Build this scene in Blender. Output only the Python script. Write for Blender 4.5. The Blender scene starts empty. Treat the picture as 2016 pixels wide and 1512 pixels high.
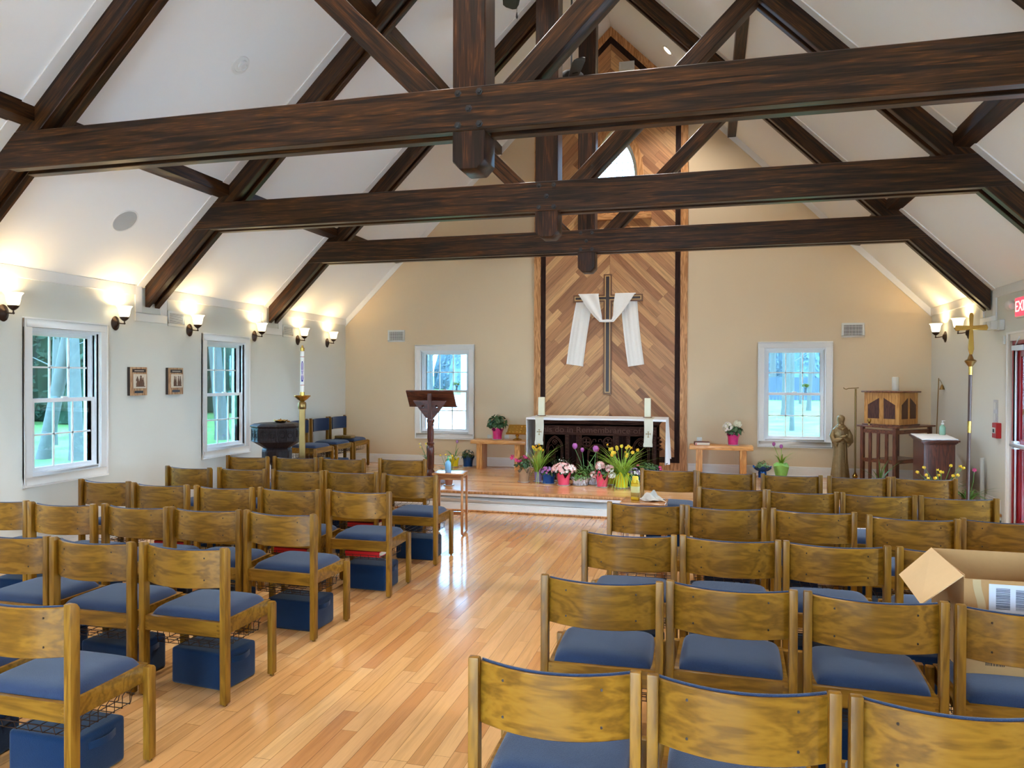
import bpy, bmesh, math, random
from mathutils import Vector, Matrix
random.seed(7)
SC = bpy.context.scene
COL = SC.collection
PI = math.pi

# ---------------------------------------------------------------- camera, world, exposure
CAM_H = 1.6558
cam_data = bpy.data.cameras.new('camera'); cam = bpy.data.objects.new('camera', cam_data); COL.objects.link(cam)
cam_data.sensor_fit = 'HORIZONTAL'; cam_data.sensor_width = 36.0; cam_data.lens = 1476.45 / 2016 * 36.0
cam_data.clip_start = 0.05; cam_data.clip_end = 400
_yaw, _pitch, _roll = 0.2561, -0.0085, 0.0030
_F = Vector((-math.sin(_yaw), math.cos(_yaw), 0)); _R = Vector((math.cos(_yaw), math.sin(_yaw), 0)); _U = Vector((0, 0, 1))
_F2 = _F * math.cos(_pitch) + _U * math.sin(_pitch); _U2 = _U * math.cos(_pitch) - _F * math.sin(_pitch)
_R3 = _R * math.cos(_roll) + _U2 * math.sin(_roll); _U3 = _U2 * math.cos(_roll) - _R * math.sin(_roll)
cam.matrix_world = Matrix(((_R3.x, _U3.x, -_F2.x, 0), (_R3.y, _U3.y, -_F2.y, 0), (_R3.z, _U3.z, -_F2.z, CAM_H), (0, 0, 0, 1)))
SC.camera = cam
SC.view_settings.view_transform = 'Standard'; SC.view_settings.look = 'None'
SC.view_settings.gamma = 1.0; SC.view_settings.use_curve_mapping = False
SC.view_settings.exposure = 1.7
SC.cycles.use_denoising = True
SC.cycles.max_bounces = 9; SC.cycles.diffuse_bounces = 5; SC.cycles.glossy_bounces = 4
SC.cycles.transparent_max_bounces = 10
SC.cycles.sample_clamp_indirect = 6.0
SC.cycles.caustics_reflective = False; SC.cycles.caustics_refractive = False

world = bpy.data.worlds.new('world'); SC.world = world; world.use_nodes = True
_n = world.node_tree.nodes; _bg = _n['Background']
_bg.inputs[0].default_value = (0.54, 0.78, 1.0, 1); _bg.inputs[1].default_value = 10.0

# ---------------------------------------------------------------- room numbers (metres)
XL, XR, XC, YF, YB = -5.88, 2.965, -1.4575, 11.443, -2.6
ZE, ZR = 2.612, 7.0
SL = (ZR - ZE) / (XC - XL)
ZP, YP = 0.246, 8.87           # chancel platform height and front edge
TR = [4.478, 6.801, 9.144]     # near faces of the three trusses
def ceil_z(x): return ZR - SL * abs(x - XC)

# ---------------------------------------------------------------- mesh helpers
def lin(v):
    v /= 255.0
    return v / 12.92 if v <= 0.04045 else ((v + 0.055) / 1.055) ** 2.4
def rgb(r, g, b): return (lin(r), lin(g), lin(b), 1.0)

class MB:
    def __init__(s): s.v = []; s.f = []; s.m = []
    def add(s, vs, fs, m=0, M=None):
        o = len(s.v)
        for p in vs:
            p = Vector(p)
            s.v.append(M @ p if M is not None else p)
        for f in fs: s.f.append([i + o for i in f]); s.m.append(m)
        return s
    def box(s, x0, x1, y0, y1, z0, z1, m=0, M=None):
        vs = [(x0, y0, z0), (x1, y0, z0), (x1, y1, z0), (x0, y1, z0), (x0, y0, z1), (x1, y0, z1), (x1, y1, z1), (x0, y1, z1)]
        return s.add(vs, [(0, 3, 2, 1), (4, 5, 6, 7), (0, 1, 5, 4), (1, 2, 6, 5), (2, 3, 7, 6), (3, 0, 4, 7)], m, M)
    def prism(s, poly, d0, d1, plane='xz', m=0, M=None):
        n = len(poly)
        def mk(a, b, d):
            return {'xz': (a, d, b), 'xy': (a, b, d), 'yz': (d, a, b)}[plane]
        vs = [mk(a, b, d0) for a, b in poly] + [mk(a, b, d1) for a, b in poly]
        fs = [list(range(n)), list(range(2 * n - 1, n - 1, -1))] + [(i, (i + 1) % n, n + (i + 1) % n, n + i) for i in range(n)]
        return s.add(vs, fs, m, M)
    def tube(s, pts, r, n=6, m=0, cap=True, M=None, closed=False):
        pts = [Vector(p) for p in pts]; rs = r if isinstance(r, (list, tuple)) else [r] * len(pts)
        vs = []; fs = []; N = len(pts); up0 = None
        for i, p in enumerate(pts):
            a = pts[(i - 1) % N] if (closed or i > 0) else p
            b = pts[(i + 1) % N] if (closed or i < N - 1) else p
            d = (b - a).normalized() if (b - a).length > 1e-9 else Vector((0, 0, 1))
            if up0 is None: up0 = Vector((0, 0, 1)) if abs(d.z) < 0.9 else Vector((1, 0, 0))
            u = d.cross(up0)
            u = u.normalized() if u.length > 1e-6 else d.orthogonal().normalized()
            w = u.cross(d).normalized(); up0 = w
            for k in range(n):
                t = 2 * PI * (k + .5) / n
                vs.append(p + (u * math.cos(t) + w * math.sin(t)) * rs[i])
        for i in range(N if closed else N - 1):
            j = (i + 1) % N
            for k in range(n): fs.append((i * n + k, i * n + (k + 1) % n, j * n + (k + 1) % n, j * n + k))
        if cap and not closed: fs.append(list(range(n - 1, -1, -1))); fs.append([(N - 1) * n + k for k in range(n)])
        return s.add(vs, fs, m, M)
    def lathe(s, prof, n=24, c=(0, 0, 0), m=0, M=None, flute=None, sx=1, sy=1, rot=0):
        vs = []; fs = []
        for i, (r, z) in enumerate(prof):
            for k in range(n):
                t = 2 * PI * k / n + rot; rr = r
                if flute: rr, zz = flute(r, z, t, i)
                else: zz = z
                vs.append((c[0] + rr * math.cos(t) * sx, c[1] + rr * math.sin(t) * sy, c[2] + zz))
        for i in range(len(prof) - 1):
            for k in range(n): fs.append((i * n + k, i * n + (k + 1) % n, (i + 1) * n + (k + 1) % n, (i + 1) * n + k))
        if prof[0][0] > 1e-6: fs.append(list(range(n - 1, -1, -1)))
        if prof[-1][0] > 1e-6: fs.append([(len(prof) - 1) * n + k for k in range(n)])
        return s.add(vs, fs, m, M)
    def ball(s, c, r, n=8, m=0, sx=1, sy=1, sz=1):
        pr = [(max(r * math.sin(PI * i / n), 1e-7), -r * math.cos(PI * i / n) * sz) for i in range(n + 1)]
        return s.lathe(pr, max(6, n + 2), c, m, sx=sx, sy=sy)
    def grid(s, fn, nu, nv, m=0, thick=None, M=None):
        vs = [Vector(fn(i / nu, j / nv)) for j in range(nv + 1) for i in range(nu + 1)]
        fs = [(j * (nu + 1) + i, j * (nu + 1) + i + 1, (j + 1) * (nu + 1) + i + 1, (j + 1) * (nu + 1) + i) for j in range(nv) for i in range(nu)]
        if thick:
            t = Vector(thick); n0 = len(vs); vs += [p + t for p in vs]
            fs += [tuple(n0 + q for q in reversed(f)) for f in list(fs)]
            W = nu + 1
            per = [i for i in range(W)] + [j * W + nu for j in range(1, nv + 1)] + [nv * W + i for i in range(nu - 1, -1, -1)] + [j * W for j in range(nv - 1, 0, -1)]
            for a, b in zip(per, per[1:] + per[:1]): fs.append((b, a, a + n0, b + n0))
        return s.add(vs, fs, m, M)
    def build(s, name, mats, parent=None, loc=None, bevel=0, seg=1, smooth=True, rotz=0, fix=True):
        if not isinstance(mats, (list, tuple)): mats = [mats]
        me = bpy.data.meshes.new(name); me.from_pydata([tuple(p) for p in s.v], [], s.f)
        for mm in mats: me.materials.append(mm)
        me.polygons.foreach_set('material_index', s.m); me.update()
        bm = bmesh.new(); bm.from_mesh(me)
        bmesh.ops.remove_doubles(bm, verts=bm.verts, dist=1e-6)
        if fix: bmesh.ops.recalc_face_normals(bm, faces=bm.faces)
        if bevel:
            es = [e for e in bm.edges if len(e.link_faces) == 2 and e.calc_face_angle(0) > 0.6]
            bmesh.ops.bevel(bm, geom=es, offset=bevel, segments=seg, affect='EDGES', profile=0.6, clamp_overlap=True)
        if smooth:
            for f in bm.faces: f.smooth = True
            for e in bm.edges:
                if len(e.link_faces) == 2 and e.calc_face_angle(0) > math.radians(38): e.smooth = False
        bm.to_mesh(me); bm.free()
        o = bpy.data.objects.new(name, me); COL.objects.link(o)
        if parent is not None: o.parent = parent
        if loc is not None: o.location = loc
        if rotz: o.rotation_euler = (0, 0, rotz)
        return o

def flat_with_holes(loops, mk):
    """planar polygon with holes (loops of 2D points), mk maps (a,b)->3D"""
    bm = bmesh.new(); edges = []
    for lp in loops:
        vs = [bm.verts.new(mk(a, b)) for a, b in lp]
        for i in range(len(vs)): edges.append(bm.edges.new((vs[i], vs[(i + 1) % len(vs)])))
    bmesh.ops.triangle_fill(bm, use_beauty=True, use_dissolve=False, edges=edges)
    return bm
def slab_with_holes(name, loops, mk, thick, mt, parent=None):
    bm = flat_with_holes(loops, mk)
    r = bmesh.ops.extrude_face_region(bm, geom=bm.faces[:])
    bmesh.ops.translate(bm, verts=[g for g in r['geom'] if isinstance(g, bmesh.types.BMVert)], vec=thick)
    bmesh.ops.recalc_face_normals(bm, faces=bm.faces)
    me = bpy.data.meshes.new(name); bm.to_mesh(me); bm.free(); me.materials.append(mt)
    o = bpy.data.objects.new(name, me); COL.objects.link(o)
    if parent is not None: o.parent = parent
    return o

def tag(o, label, cat, group=None, kind=None):
    o['label'] = label; o['category'] = cat
    if group: o['group'] = group
    if kind: o['kind'] = kind
    return o
def thing(name, label, cat, loc=(0, 0, 0), rotz=0, group=None):
    o = bpy.data.objects.new(name, None); COL.objects.link(o)
    o.empty_display_size = 0.1; o.location = loc; o.rotation_euler = (0, 0, rotz)
    return tag(o, label, cat, group)
def struct(o): o['kind'] = 'structure'; return o
def s_empty(name, loc=(0, 0, 0)):
    o = bpy.data.objects.new(name, None); COL.objects.link(o); o.location = loc; o['kind'] = 'structure'; return o
def copy_tree(o, parent=None):
    c = o.copy(); COL.objects.link(c)
    if parent is not None: c.parent = parent
    for ch in list(KIDS.get(o.name, [])) or [x for x in o.children]: copy_tree(ch, c)
    return c
KIDS = {}
def text(body, size, mt, parent, loc, rot, ext=0.002, name='lettering', align='CENTER', sx=1.0):
    cu = bpy.data.curves.new(name, 'FONT'); cu.body = body; cu.size = size; cu.extrude = ext; cu.align_x = align; cu.align_y = 'CENTER'
    tmp = bpy.data.objects.new(name, cu); COL.objects.link(tmp); bpy.context.view_layer.update()
    me = bpy.data.meshes.new_from_object(tmp.evaluated_get(bpy.context.evaluated_depsgraph_get())); me.name = name
    bpy.data.objects.remove(tmp); me.materials.clear(); me.materials.append(mt)
    o = bpy.data.objects.new(name, me); COL.objects.link(o)
    o.parent = parent; o.location = loc; o.rotation_euler = rot; o.scale = (sx, 1, 1); return o

# ---------------------------------------------------------------- materials
def _new(name):
    m = bpy.data.materials.new(name); m.use_nodes = True
    nt = m.node_tree; return m, nt, nt.nodes['Principled BSDF']
def _rand(nt):
    return nt.nodes.new('ShaderNodeObjectInfo').outputs['Random']
def plain(name, col, rough=0.5, metal=0.0, var=0.06, scale=12.0, bump=0.0, bscale=60.0, emit=None, es=0, sheen=0, spec=0.5, coat=0):
    m, nt, b = _new(name); N = nt.nodes; L = nt.links
    tc = N.new('ShaderNodeTexCoord'); no = N.new('ShaderNodeTexNoise'); no.inputs['Scale'].default_value = scale
    L.new(tc.outputs['Object'], no.inputs['Vector'])
    mx = N.new('ShaderNodeMixRGB'); mx.blend_type = 'MIX'
    mx.inputs[1].default_value = tuple(c * (1 - var) for c in col[:3]) + (1,)
    mx.inputs[2].default_value = tuple(min(1, c * (1 + var)) for c in col[:3]) + (1,)
    L.new(no.outputs['Fac'], mx.inputs[0]); L.new(mx.outputs[0], b.inputs['Base Color'])
    b.inputs['Roughness'].default_value = rough; b.inputs['Metallic'].default_value = metal
    b.inputs['Specular IOR Level'].default_value = spec
    if coat: b.inputs['Coat Weight'].default_value = coat; b.inputs['Coat Roughness'].default_value = 0.15
    if sheen: b.inputs['Sheen Weight'].default_value = sheen
    if bump:
        n2 = N.new('ShaderNodeTexNoise'); n2.inputs['Scale'].default_value = bscale; n2.inputs['Detail'].default_value = 2
        L.new(tc.outputs['Object'], n2.inputs['Vector'])
        bp = N.new('ShaderNodeBump'); bp.inputs['Strength'].default_value = bump; bp.inputs['Distance'].default_value = 0.01
        L.new(n2.outputs['Fac'], bp.inputs['Height']); L.new(bp.outputs[0], b.inputs['Normal'])
    if emit: b.inputs['Emission Color'].default_value = emit; b.inputs['Emission Strength'].default_value = es
    return m
def wood(name, c1, c2, axis='z', rough=0.35, scale=1.0, c3=None, coat=0.0, spec=0.35, rings=34.0, rot=0.0, contrast=(0.35, 0.65), stretch=9.0, grain=1.0, vary=0.12):
    """long grain running along axis (object coordinates)"""
    m, nt, b = _new(name); N = nt.nodes; L = nt.links
    tc = N.new('ShaderNodeTexCoord')
    oi = N.new('ShaderNodeObjectInfo'); mu = N.new('ShaderNodeMath'); mu.operation = 'MULTIPLY'; mu.inputs[1].default_value = 37.0
    L.new(oi.outputs['Random'], mu.inputs[0])
    mp0 = N.new('ShaderNodeMapping'); mp0.inputs['Rotation'].default_value = (0, rot, 0); L.new(tc.outputs['Object'], mp0.inputs['Vector'])
    ad = N.new('ShaderNodeVectorMath'); ad.operation = 'ADD'; L.new(mp0.outputs[0], ad.inputs[0]); L.new(mu.outputs[0], ad.inputs[1])
    mp = N.new('ShaderNodeMapping'); sc = {'x': (1, stretch, stretch), 'y': (stretch, 1, stretch), 'z': (stretch, stretch, 1)}[axis]
    mp.inputs['Scale'].default_value = tuple(v * scale for v in sc); L.new(ad.outputs[0], mp.inputs['Vector'])
    n1 = N.new('ShaderNodeTexNoise'); n1.inputs['Scale'].default_value = 1.6; n1.inputs['Detail'].default_value = 3; n1.inputs['Distortion'].default_value = 0.6
    L.new(mp.outputs[0], n1.inputs['Vector'])
    # ring bands from the low-frequency noise: cathedral grain
    mm = N.new('ShaderNodeMath'); mm.operation = 'MULTIPLY'; mm.inputs[1].default_value = rings; L.new(n1.outputs['Fac'], mm.inputs[0])
    sn = N.new('ShaderNodeMath'); sn.operation = 'SINE'; L.new(mm.outputs[0], sn.inputs[0])
    s2 = N.new('ShaderNodeMath'); s2.operation = 'MULTIPLY_ADD'; s2.inputs[1].default_value = 0.16 * grain; s2.inputs[2].default_value = 0.5; L.new(sn.outputs[0], s2.inputs[0])
    n2 = N.new('ShaderNodeTexNoise'); n2.inputs['Scale'].default_value = 9.0; n2.inputs['Detail'].default_value = 4; L.new(mp.outputs[0], n2.inputs['Vector'])
    s3 = N.new('ShaderNodeMath'); s3.operation = 'MULTIPLY_ADD'; s3.inputs[1].default_value = 0.5; s3.inputs[2].default_value = -0.25; L.new(n2.outputs['Fac'], s3.inputs[0])
    a2 = N.new('ShaderNodeMath'); a2.operation = 'ADD'; L.new(s2.outputs[0], a2.inputs[0]); L.new(s3.outputs[0], a2.inputs[1])
    rp = N.new('ShaderNodeValToRGB'); rp.color_ramp.elements[0].position = contrast[0]; rp.color_ramp.elements[1].position = contrast[1]
    rp.color_ramp.elements[0].color = c1; rp.color_ramp.elements[1].color = c2
    if c3: e = rp.color_ramp.elements.new(0.9); e.color = c3
    L.new(a2.outputs[0], rp.inputs[0])
    hs = N.new('ShaderNodeHueSaturation'); L.new(rp.outputs[0], hs.inputs['Color'])
    vm = N.new('ShaderNodeMath'); vm.operation = 'MULTIPLY_ADD'; vm.inputs[1].default_value = 2 * vary; vm.inputs[2].default_value = 1 - vary
    L.new(oi.outputs['Random'], vm.inputs[0]); L.new(vm.outputs[0], hs.inputs['Value'])
    L.new(hs.outputs[0], b.inputs['Base Color'])
    b.inputs['Roughness'].default_value = rough; b.inputs['Specular IOR Level'].default_value = spec
    if coat: b.inputs['Coat Weight'].default_value = coat; b.inputs['Coat Roughness'].default_value = 0.12
    bp = N.new('ShaderNodeBump'); bp.inputs['Strength'].default_value = 0.12; bp.inputs['Distance'].default_value = 0.003
    L.new(a2.outputs[0], bp.inputs['Height']); L.new(bp.outputs[0], b.inputs['Normal'])
    return m
def planks(name, mode, width, length, cols, rough=0.3, coat=0.0, groove=0.035, darkgroove=0.55, grainamt=0.25, rvar=0.1):
    """strip flooring / chevron boards. mode: 'y' boards along world y, 'x' along x, 'chev' inverted V about XC in the xz plane"""
    m, nt, b = _new(name); N = nt.nodes; L = nt.links
    def M(op, a, c=None, d=None):
        n = N.new('ShaderNodeMath'); n.operation = op
        for i, v in enumerate((a, c, d)):
            if v is None: continue
            if isinstance(v, (int, float)): n.inputs[i].default_value = v
            else: L.new(v, n.inputs[i])
        return n.outputs[0]
    tc = N.new('ShaderNodeTexCoord'); sp = N.new('ShaderNodeSeparateXYZ'); L.new(tc.outputs['Object'], sp.inputs[0])
    x, y, z = sp.outputs
    side = 0.0
    if mode == 'y': along, across = y, x
    elif mode == 'x': along, across = x, y
    else:
        dx = M('ADD', x, 0.0); ax = M('ABSOLUTE', dx); side = M('SIGN', dx)
        across = M('MULTIPLY', M('ADD', z, ax), 0.7071); along = M('MULTIPLY', M('SUBTRACT', ax, z), 0.7071)
    row = M('FLOOR', M('DIVIDE', across, width))
    rowk = M('ADD', row, M('MULTIPLY', side, 131.5)) if mode == 'chev' else row
    wn = N.new('ShaderNodeTexWhiteNoise'); wn.noise_dimensions = '1D'; L.new(rowk, wn.inputs['W'])
    off = M('MULTIPLY', wn.outputs['Value'], length * 7.3)
    sc = M('MULTIPLY', M('FRACT', M('MULTIPLY', wn.outputs['Value'], 17.3)), 0.5)
    ln = M('MULTIPLY', M('ADD', sc, 0.75), length)
    al = M('DIVIDE', M('ADD', along, off), ln)
    col = M('FLOOR', al)
    cb = N.new('ShaderNodeCombineXYZ'); L.new(rowk, cb.inputs[0]); L.new(col, cb.inputs[1])
    w2 = N.new('ShaderNodeTexWhiteNoise'); w2.noise_dimensions = '2D'; L.new(cb.outputs[0], w2.inputs['Vector'])
    rp = N.new('ShaderNodeValToRGB'); cr = rp.color_ramp; cr.interpolation = 'LINEAR'
    while len(cr.elements) < len(cols): cr.elements.new(0.5)
    for i, c in enumerate(cols): cr.elements[i].position = i / (len(cols) - 1); cr.elements[i].color = c
    L.new(w2.outputs['Value'], rp.inputs[0])
    # grain
    gv = N.new('ShaderNodeCombineXYZ')
    L.new(M('MULTIPLY', along, 1.5), gv.inputs[0]); L.new(M('MULTIPLY', across, 26.0), gv.inputs[1]); L.new(M('MULTIPLY', w2.outputs['Value'], 50), gv.inputs[2])
    n1 = N.new('ShaderNodeTexNoise'); n1.inputs['Scale'].default_value = 1.0; n1.inputs['Detail'].default_value = 3; n1.inputs['Distortion'].default_value = 0.8
    L.new(gv.outputs[0], n1.inputs['Vector'])
    sn = M('SINE', M('MULTIPLY', n1.outputs['Fac'], 14.0))
    g2v = N.new('ShaderNodeCombineXYZ')
    L.new(M('MULTIPLY', along, 12.0), g2v.inputs[0]); L.new(M('MULTIPLY', across, 240.0), g2v.inputs[1]); L.new(w2.outputs['Value'], g2v.inputs[2])
    n2 = N.new('ShaderNodeTexNoise'); n2.inputs['Scale'].default_value = 1.0; L.new(g2v.outputs[0], n2.inputs['Vector'])
    gr = M('ADD', M('MULTIPLY', sn, 0.5 * grainamt), M('MULTIPLY', M('SUBTRACT', n2.outputs['Fac'], 0.5), grainamt * 1.2))
    val = M('ADD', 1.0, gr)
    # grooves
    fa = M('FRACT', M('DIVIDE', across, width)); ea = M('MINIMUM', fa, M('SUBTRACT', 1.0, fa))
    fl = M('FRACT', al); el = M('MULTIPLY', M('MINIMUM', fl, M('SUBTRACT', 1.0, fl)), length / width)
    ed = M('MINIMUM', ea, el)
    if mode == 'chev': ed = M('MINIMUM', ed, M('MULTIPLY', ax, 8.0))
    gm = M('LESS_THAN', ed, groove * 0.5)
    val = M('MULTIPLY', val, M('SUBTRACT', 1.0, M('MULTIPLY', gm, darkgroove)))
    hs = N.new('ShaderNodeHueSaturation'); L.new(rp.outputs[0], hs.inputs['Color']); L.new(val, hs.inputs['Value'])
    L.new(hs.outputs[0], b.inputs['Base Color'])
    rg = M('ADD', rough, M('MULTIPLY', M('SUBTRACT', n1.outputs['Fac'], 0.5), rvar)); L.new(rg, b.inputs['Roughness'])
    if coat: b.inputs['Coat Weight'].default_value = coat; b.inputs['Coat Roughness'].default_value = 0.1
    bp = N.new('ShaderNodeBump'); bp.inputs['Strength'].default_value = 0.25; bp.inputs['Distance'].default_value = 0.002
    L.new(M('SUBTRACT', 1.0, gm), bp.inputs['Height']); L.new(bp.outputs[0], b.inputs['Normal'])
    return m
def glass_mat(name, tint=(1, 1, 1, 1), refl=0.06):
    m, nt, b = _new(name); N = nt.nodes; L = nt.links; N.remove(b)
    tr = N.new('ShaderNodeBsdfTransparent'); tr.inputs[0].default_value = tint
    gl = N.new('ShaderNodeBsdfGlossy'); gl.inputs['Roughness'].default_value = 0.02
    mx = N.new('ShaderNodeMixShader'); fr = N.new('ShaderNodeLayerWeight'); fr.inputs[0].default_value = 0.25
    ml = N.new('ShaderNodeMath'); ml.operation = 'MULTIPLY_ADD'; ml.inputs[1].default_value = 0.5; ml.inputs[2].default_value = refl; L.new(fr.outputs['Fresnel'], ml.inputs[0])
    L.new(ml.outputs[0], mx.inputs[0]); L.new(tr.outputs[0], mx.inputs[1]); L.new(gl.outputs[0], mx.inputs[2])
    L.new(mx.outputs[0], N['Material Output'].inputs[0]); return m
def emis(name, col, s):
    m, nt, b = _new(name); b.inputs['Base Color'].default_value = col; b.inputs['Emission Color'].default_value = col; b.inputs['Emission Strength'].default_value = s; return m

M_wallw = plain('white_wall_paint', rgb(216, 214, 204), 0.85, var=0.015, scale=3, bump=0.08, bscale=180)
M_tan = plain('tan_wall_paint', rgb(216, 193, 160), 0.85, var=0.015, scale=3, bump=0.1, bscale=180)
M_ceil = plain('ceiling_paint', rgb(236, 236, 234), 0.9, var=0.01, scale=2, bump=0.06, bscale=160)
M_trim = plain('white_trim', rgb(228, 226, 222), 0.4, var=0.01)
M_vinyl = plain('white_vinyl', rgb(232, 234, 236), 0.35, var=0.01)
M_floor = planks('oak_floor', 'y', 0.083, 0.95, [rgb(178, 120, 70), rgb(198, 146, 90), rgb(208, 160, 106), rgb(188, 134, 80), rgb(203, 155, 104)], rough=0.22, coat=0.5, grainamt=0.18)
M_plat = planks('oak_platform', 'x', 0.083, 0.95, [rgb(196, 136, 86), rgb(214, 160, 106), rgb(226, 178, 124), rgb(204, 148, 96)], rough=0.24, coat=0.35, grainamt=0.14)
M_chev = planks('oak_chevron', 'chev', 0.100, 0.95, [rgb(130, 84, 52), rgb(180, 128, 82), rgb(206, 160, 108), rgb(152, 100, 64), rgb(188, 140, 94)], rough=0.5, grainamt=0.34, groove=0.03)
M_border = wood('oak_border', rgb(160, 108, 62), rgb(202, 148, 96), 'z', 0.45, 1.2)
M_borderg = wood('oak_border_slope', rgb(160, 108, 62), rgb(202, 148, 96), 'x', 0.45, 1.2)
M_strip = wood('dark_strip', rgb(36, 20, 18), rgb(50, 30, 25), 'z', 0.6, 1.0, spec=0.15)
DK1, DK2, DK3 = rgb(27, 15, 8), rgb(62, 36, 16), rgb(122, 74, 28)
M_bx = wood('beam_along_x', DK1, DK2, 'x', 0.38, 0.8, DK3, coat=0.0, spec=0.3, rings=18.0, stretch=20.0, vary=0.08)
M_by = wood('beam_along_y', DK1, DK2, 'y', 0.38, 0.8, DK3, coat=0.0, spec=0.3, rings=18.0, stretch=20.0, vary=0.08)
M_bz = wood('beam_along_z', DK1, rgb(50, 26, 13), 'z', 0.38, 0.8, DK3, coat=0.0, spec=0.3, rings=18.0, stretch=20.0, vary=0.08)
M_bl = wood('beam_slope_left', DK1, DK2, 'x', 0.38, 0.8, DK3, coat=0.0, spec=0.3, rings=18.0, stretch=20.0, rot=math.radians(45), vary=0.08)
M_br = wood('beam_slope_right', DK1, DK2, 'x', 0.38, 0.8, DK3, coat=0.0, spec=0.3, rings=18.0, stretch=20.0, rot=math.radians(-45), vary=0.08)
OK1, OK2, OK3 = rgb(102, 68, 16), rgb(132, 92, 24), rgb(144, 104, 34)
M_ckx = wood('chair_oak_x', OK1, OK2, 'x', 0.36, 1.3, OK3, coat=0.04, spec=0.22, rings=24.0, stretch=7, vary=0.1, contrast=(0.28, 0.6))
M_cky = wood('chair_oak_y', OK1, OK2, 'y', 0.36, 1.3, OK3, coat=0.04, spec=0.22, rings=24.0, stretch=7, vary=0.1, contrast=(0.28, 0.6))
M_ckz = wood('chair_oak_z', OK1, OK2, 'z', 0.36, 1.3, OK3, coat=0.04, spec=0.22, rings=24.0, stretch=7, vary=0.1, contrast=(0.28, 0.6))
M_fab = plain('blue_upholstery', rgb(38, 52, 80), 0.95, var=0.22, scale=220, bump=0.35, bscale=420, sheen=0.25, spec=0.1)
M_kn = plain('navy_hassock_cloth', rgb(6, 38, 70), 0.9, var=0.08, scale=30, bump=0.2, bscale=300, sheen=0.2, spec=0.1)
M_wire = plain('dark_wire', rgb(58, 44, 38), 0.4, 0.7)
M_rub = plain('black_rubber', rgb(24, 22, 22), 0.7)
M_screw = plain('dark_screw', rgb(40, 26, 16), 0.4, 0.4)
M_red = plain('red_book_cloth', rgb(224, 28, 34), 0.6)
M_page = plain('book_pages', rgb(226, 216, 196), 0.8)
M_bronze = plain('oil_rubbed_bronze', rgb(66, 50, 42), 0.35, 0.75)
M_brass = plain('polished_brass', rgb(198, 158, 78), 0.24, 0.95, var=0.12)
M_brassd = plain('aged_brass', rgb(140, 112, 66), 0.35, 0.85, var=0.15)
M_glass = glass_mat('window_glass', (0.52, 0.67, 0.76, 1)); M_clear = glass_mat('clear_glass', (.98, .99, 1, 1), .03)
M_black = plain('matt_black', rgb(26, 26, 28), 0.45)
M_grille = plain('white_grille', rgb(214, 214, 210), 0.5)
M_ductshade = plain('duct_shade', rgb(70, 70, 68), 0.9)
# ---------------------------------------------------------------- room shell
WIN = dict(z0=0.66, z1=2.185, cas=0.088)
def lwall_map(u, d, z): return (XL - d, u, z)
def rwall_map(u, d, z): return (XR + d, u, z)
def fwall_map(u, d, z): return (u, YF + d, z)
def bwall_map(u, d, z): return (u, YB - d, z)
WT = 0.20
left_w = [(5.3286, 0.962), (7.7523, 0.962), (2.905, 0.962), (0.48, 0.962)]
right_w = [(5.0, 0.962), (2.905, 0.962), (0.48, 0.962)]
far_w = [(-4.6275, 1.011), (0.6926, 1.011)]
back_w = []
FILL_FRONT = (-3.4, .6, .08, 2.3)      # unseen glazed opening behind the camera, added to let in fill daylight
def hole(u, w): return [(u + .085, .75), (u + w - .085, .75), (u + w - .085, 2.095), (u + .085, 2.095)]
DOOR = (6.84, 8.60, 2.04)
def wallobj(name, u0, u1, wins, mp, mt, door=None, zt=None):
    out = [(u0, 0), (u1, 0), (u1, ZE + .1), (u0, ZE + .1)]
    loops = [out] + [hole(u, w) for u, w in wins]
    if door: loops.append([(door[0], 0.02), (door[1], 0.02), (door[1], door[2]), (door[0], door[2])])
    th = Vector(mp(0, WT, 0)) - Vector(mp(0, 0, 0))
    return struct(slab_with_holes(name, loops, lambda a, b: mp(a, 0, b), th, mt))
wallobj('wall_left', YB - .2, YF + .2, left_w, lwall_map, M_wallw)
wallobj('wall_right', YB - .2, YF + .2, right_w, rwall_map, M_wallw, DOOR)
def arch(cx, hw, zb, zs, za, n=9):
    """pointed arch outline, counter-clockwise from the lower left"""
    R = ((za - zs) ** 2 + hw ** 2) / (2 * hw)
    pts = [(cx - hw, zb), (cx + hw, zb)]
    a1 = math.asin((za - zs) / R)
    for i in range(n + 1):
        t = a1 * i / n; pts.append((cx + hw - R + R * math.cos(t), zs + R * math.sin(t)))
    for i in range(n - 1, -1, -1):
        t = a1 * i / n; pts.append((cx - hw + R - R * math.cos(t), zs + R * math.sin(t)))
    return pts
AX, AHW, AZB, AZS, AZA = -1.39, 0.335, 4.24, 4.72, 5.45
def gable(x0, x1): return [(x0, 0), (x1, 0), (x1, ceil_z(x1) + .12), (XC, ZR + .12), (x0, ceil_z(x0) + .12)]
loops = [gable(XL - .2, XR + .2)] + [hole(u, w) for u, w in far_w] + [arch(AX, AHW, AZB, AZS, AZA)]
struct(slab_with_holes('wall_far', loops, lambda a, b: (a, YF, b), Vector((0, WT, 0)), M_tan))
loops = [gable(XL - .2, XR + .2), [(FILL_FRONT[0], FILL_FRONT[2]), (FILL_FRONT[1], FILL_FRONT[2]), (FILL_FRONT[1], FILL_FRONT[3]), (FILL_FRONT[0], FILL_FRONT[3])]]
struct(slab_with_holes('wall_back', loops, lambda a, b: (a, YB, b), Vector((0, -WT, 0)), M_tan))
struct(MB().box(XL - .2, XR + .2, YB - .2, YP, -.15, 0).build('floor', M_floor))
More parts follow.
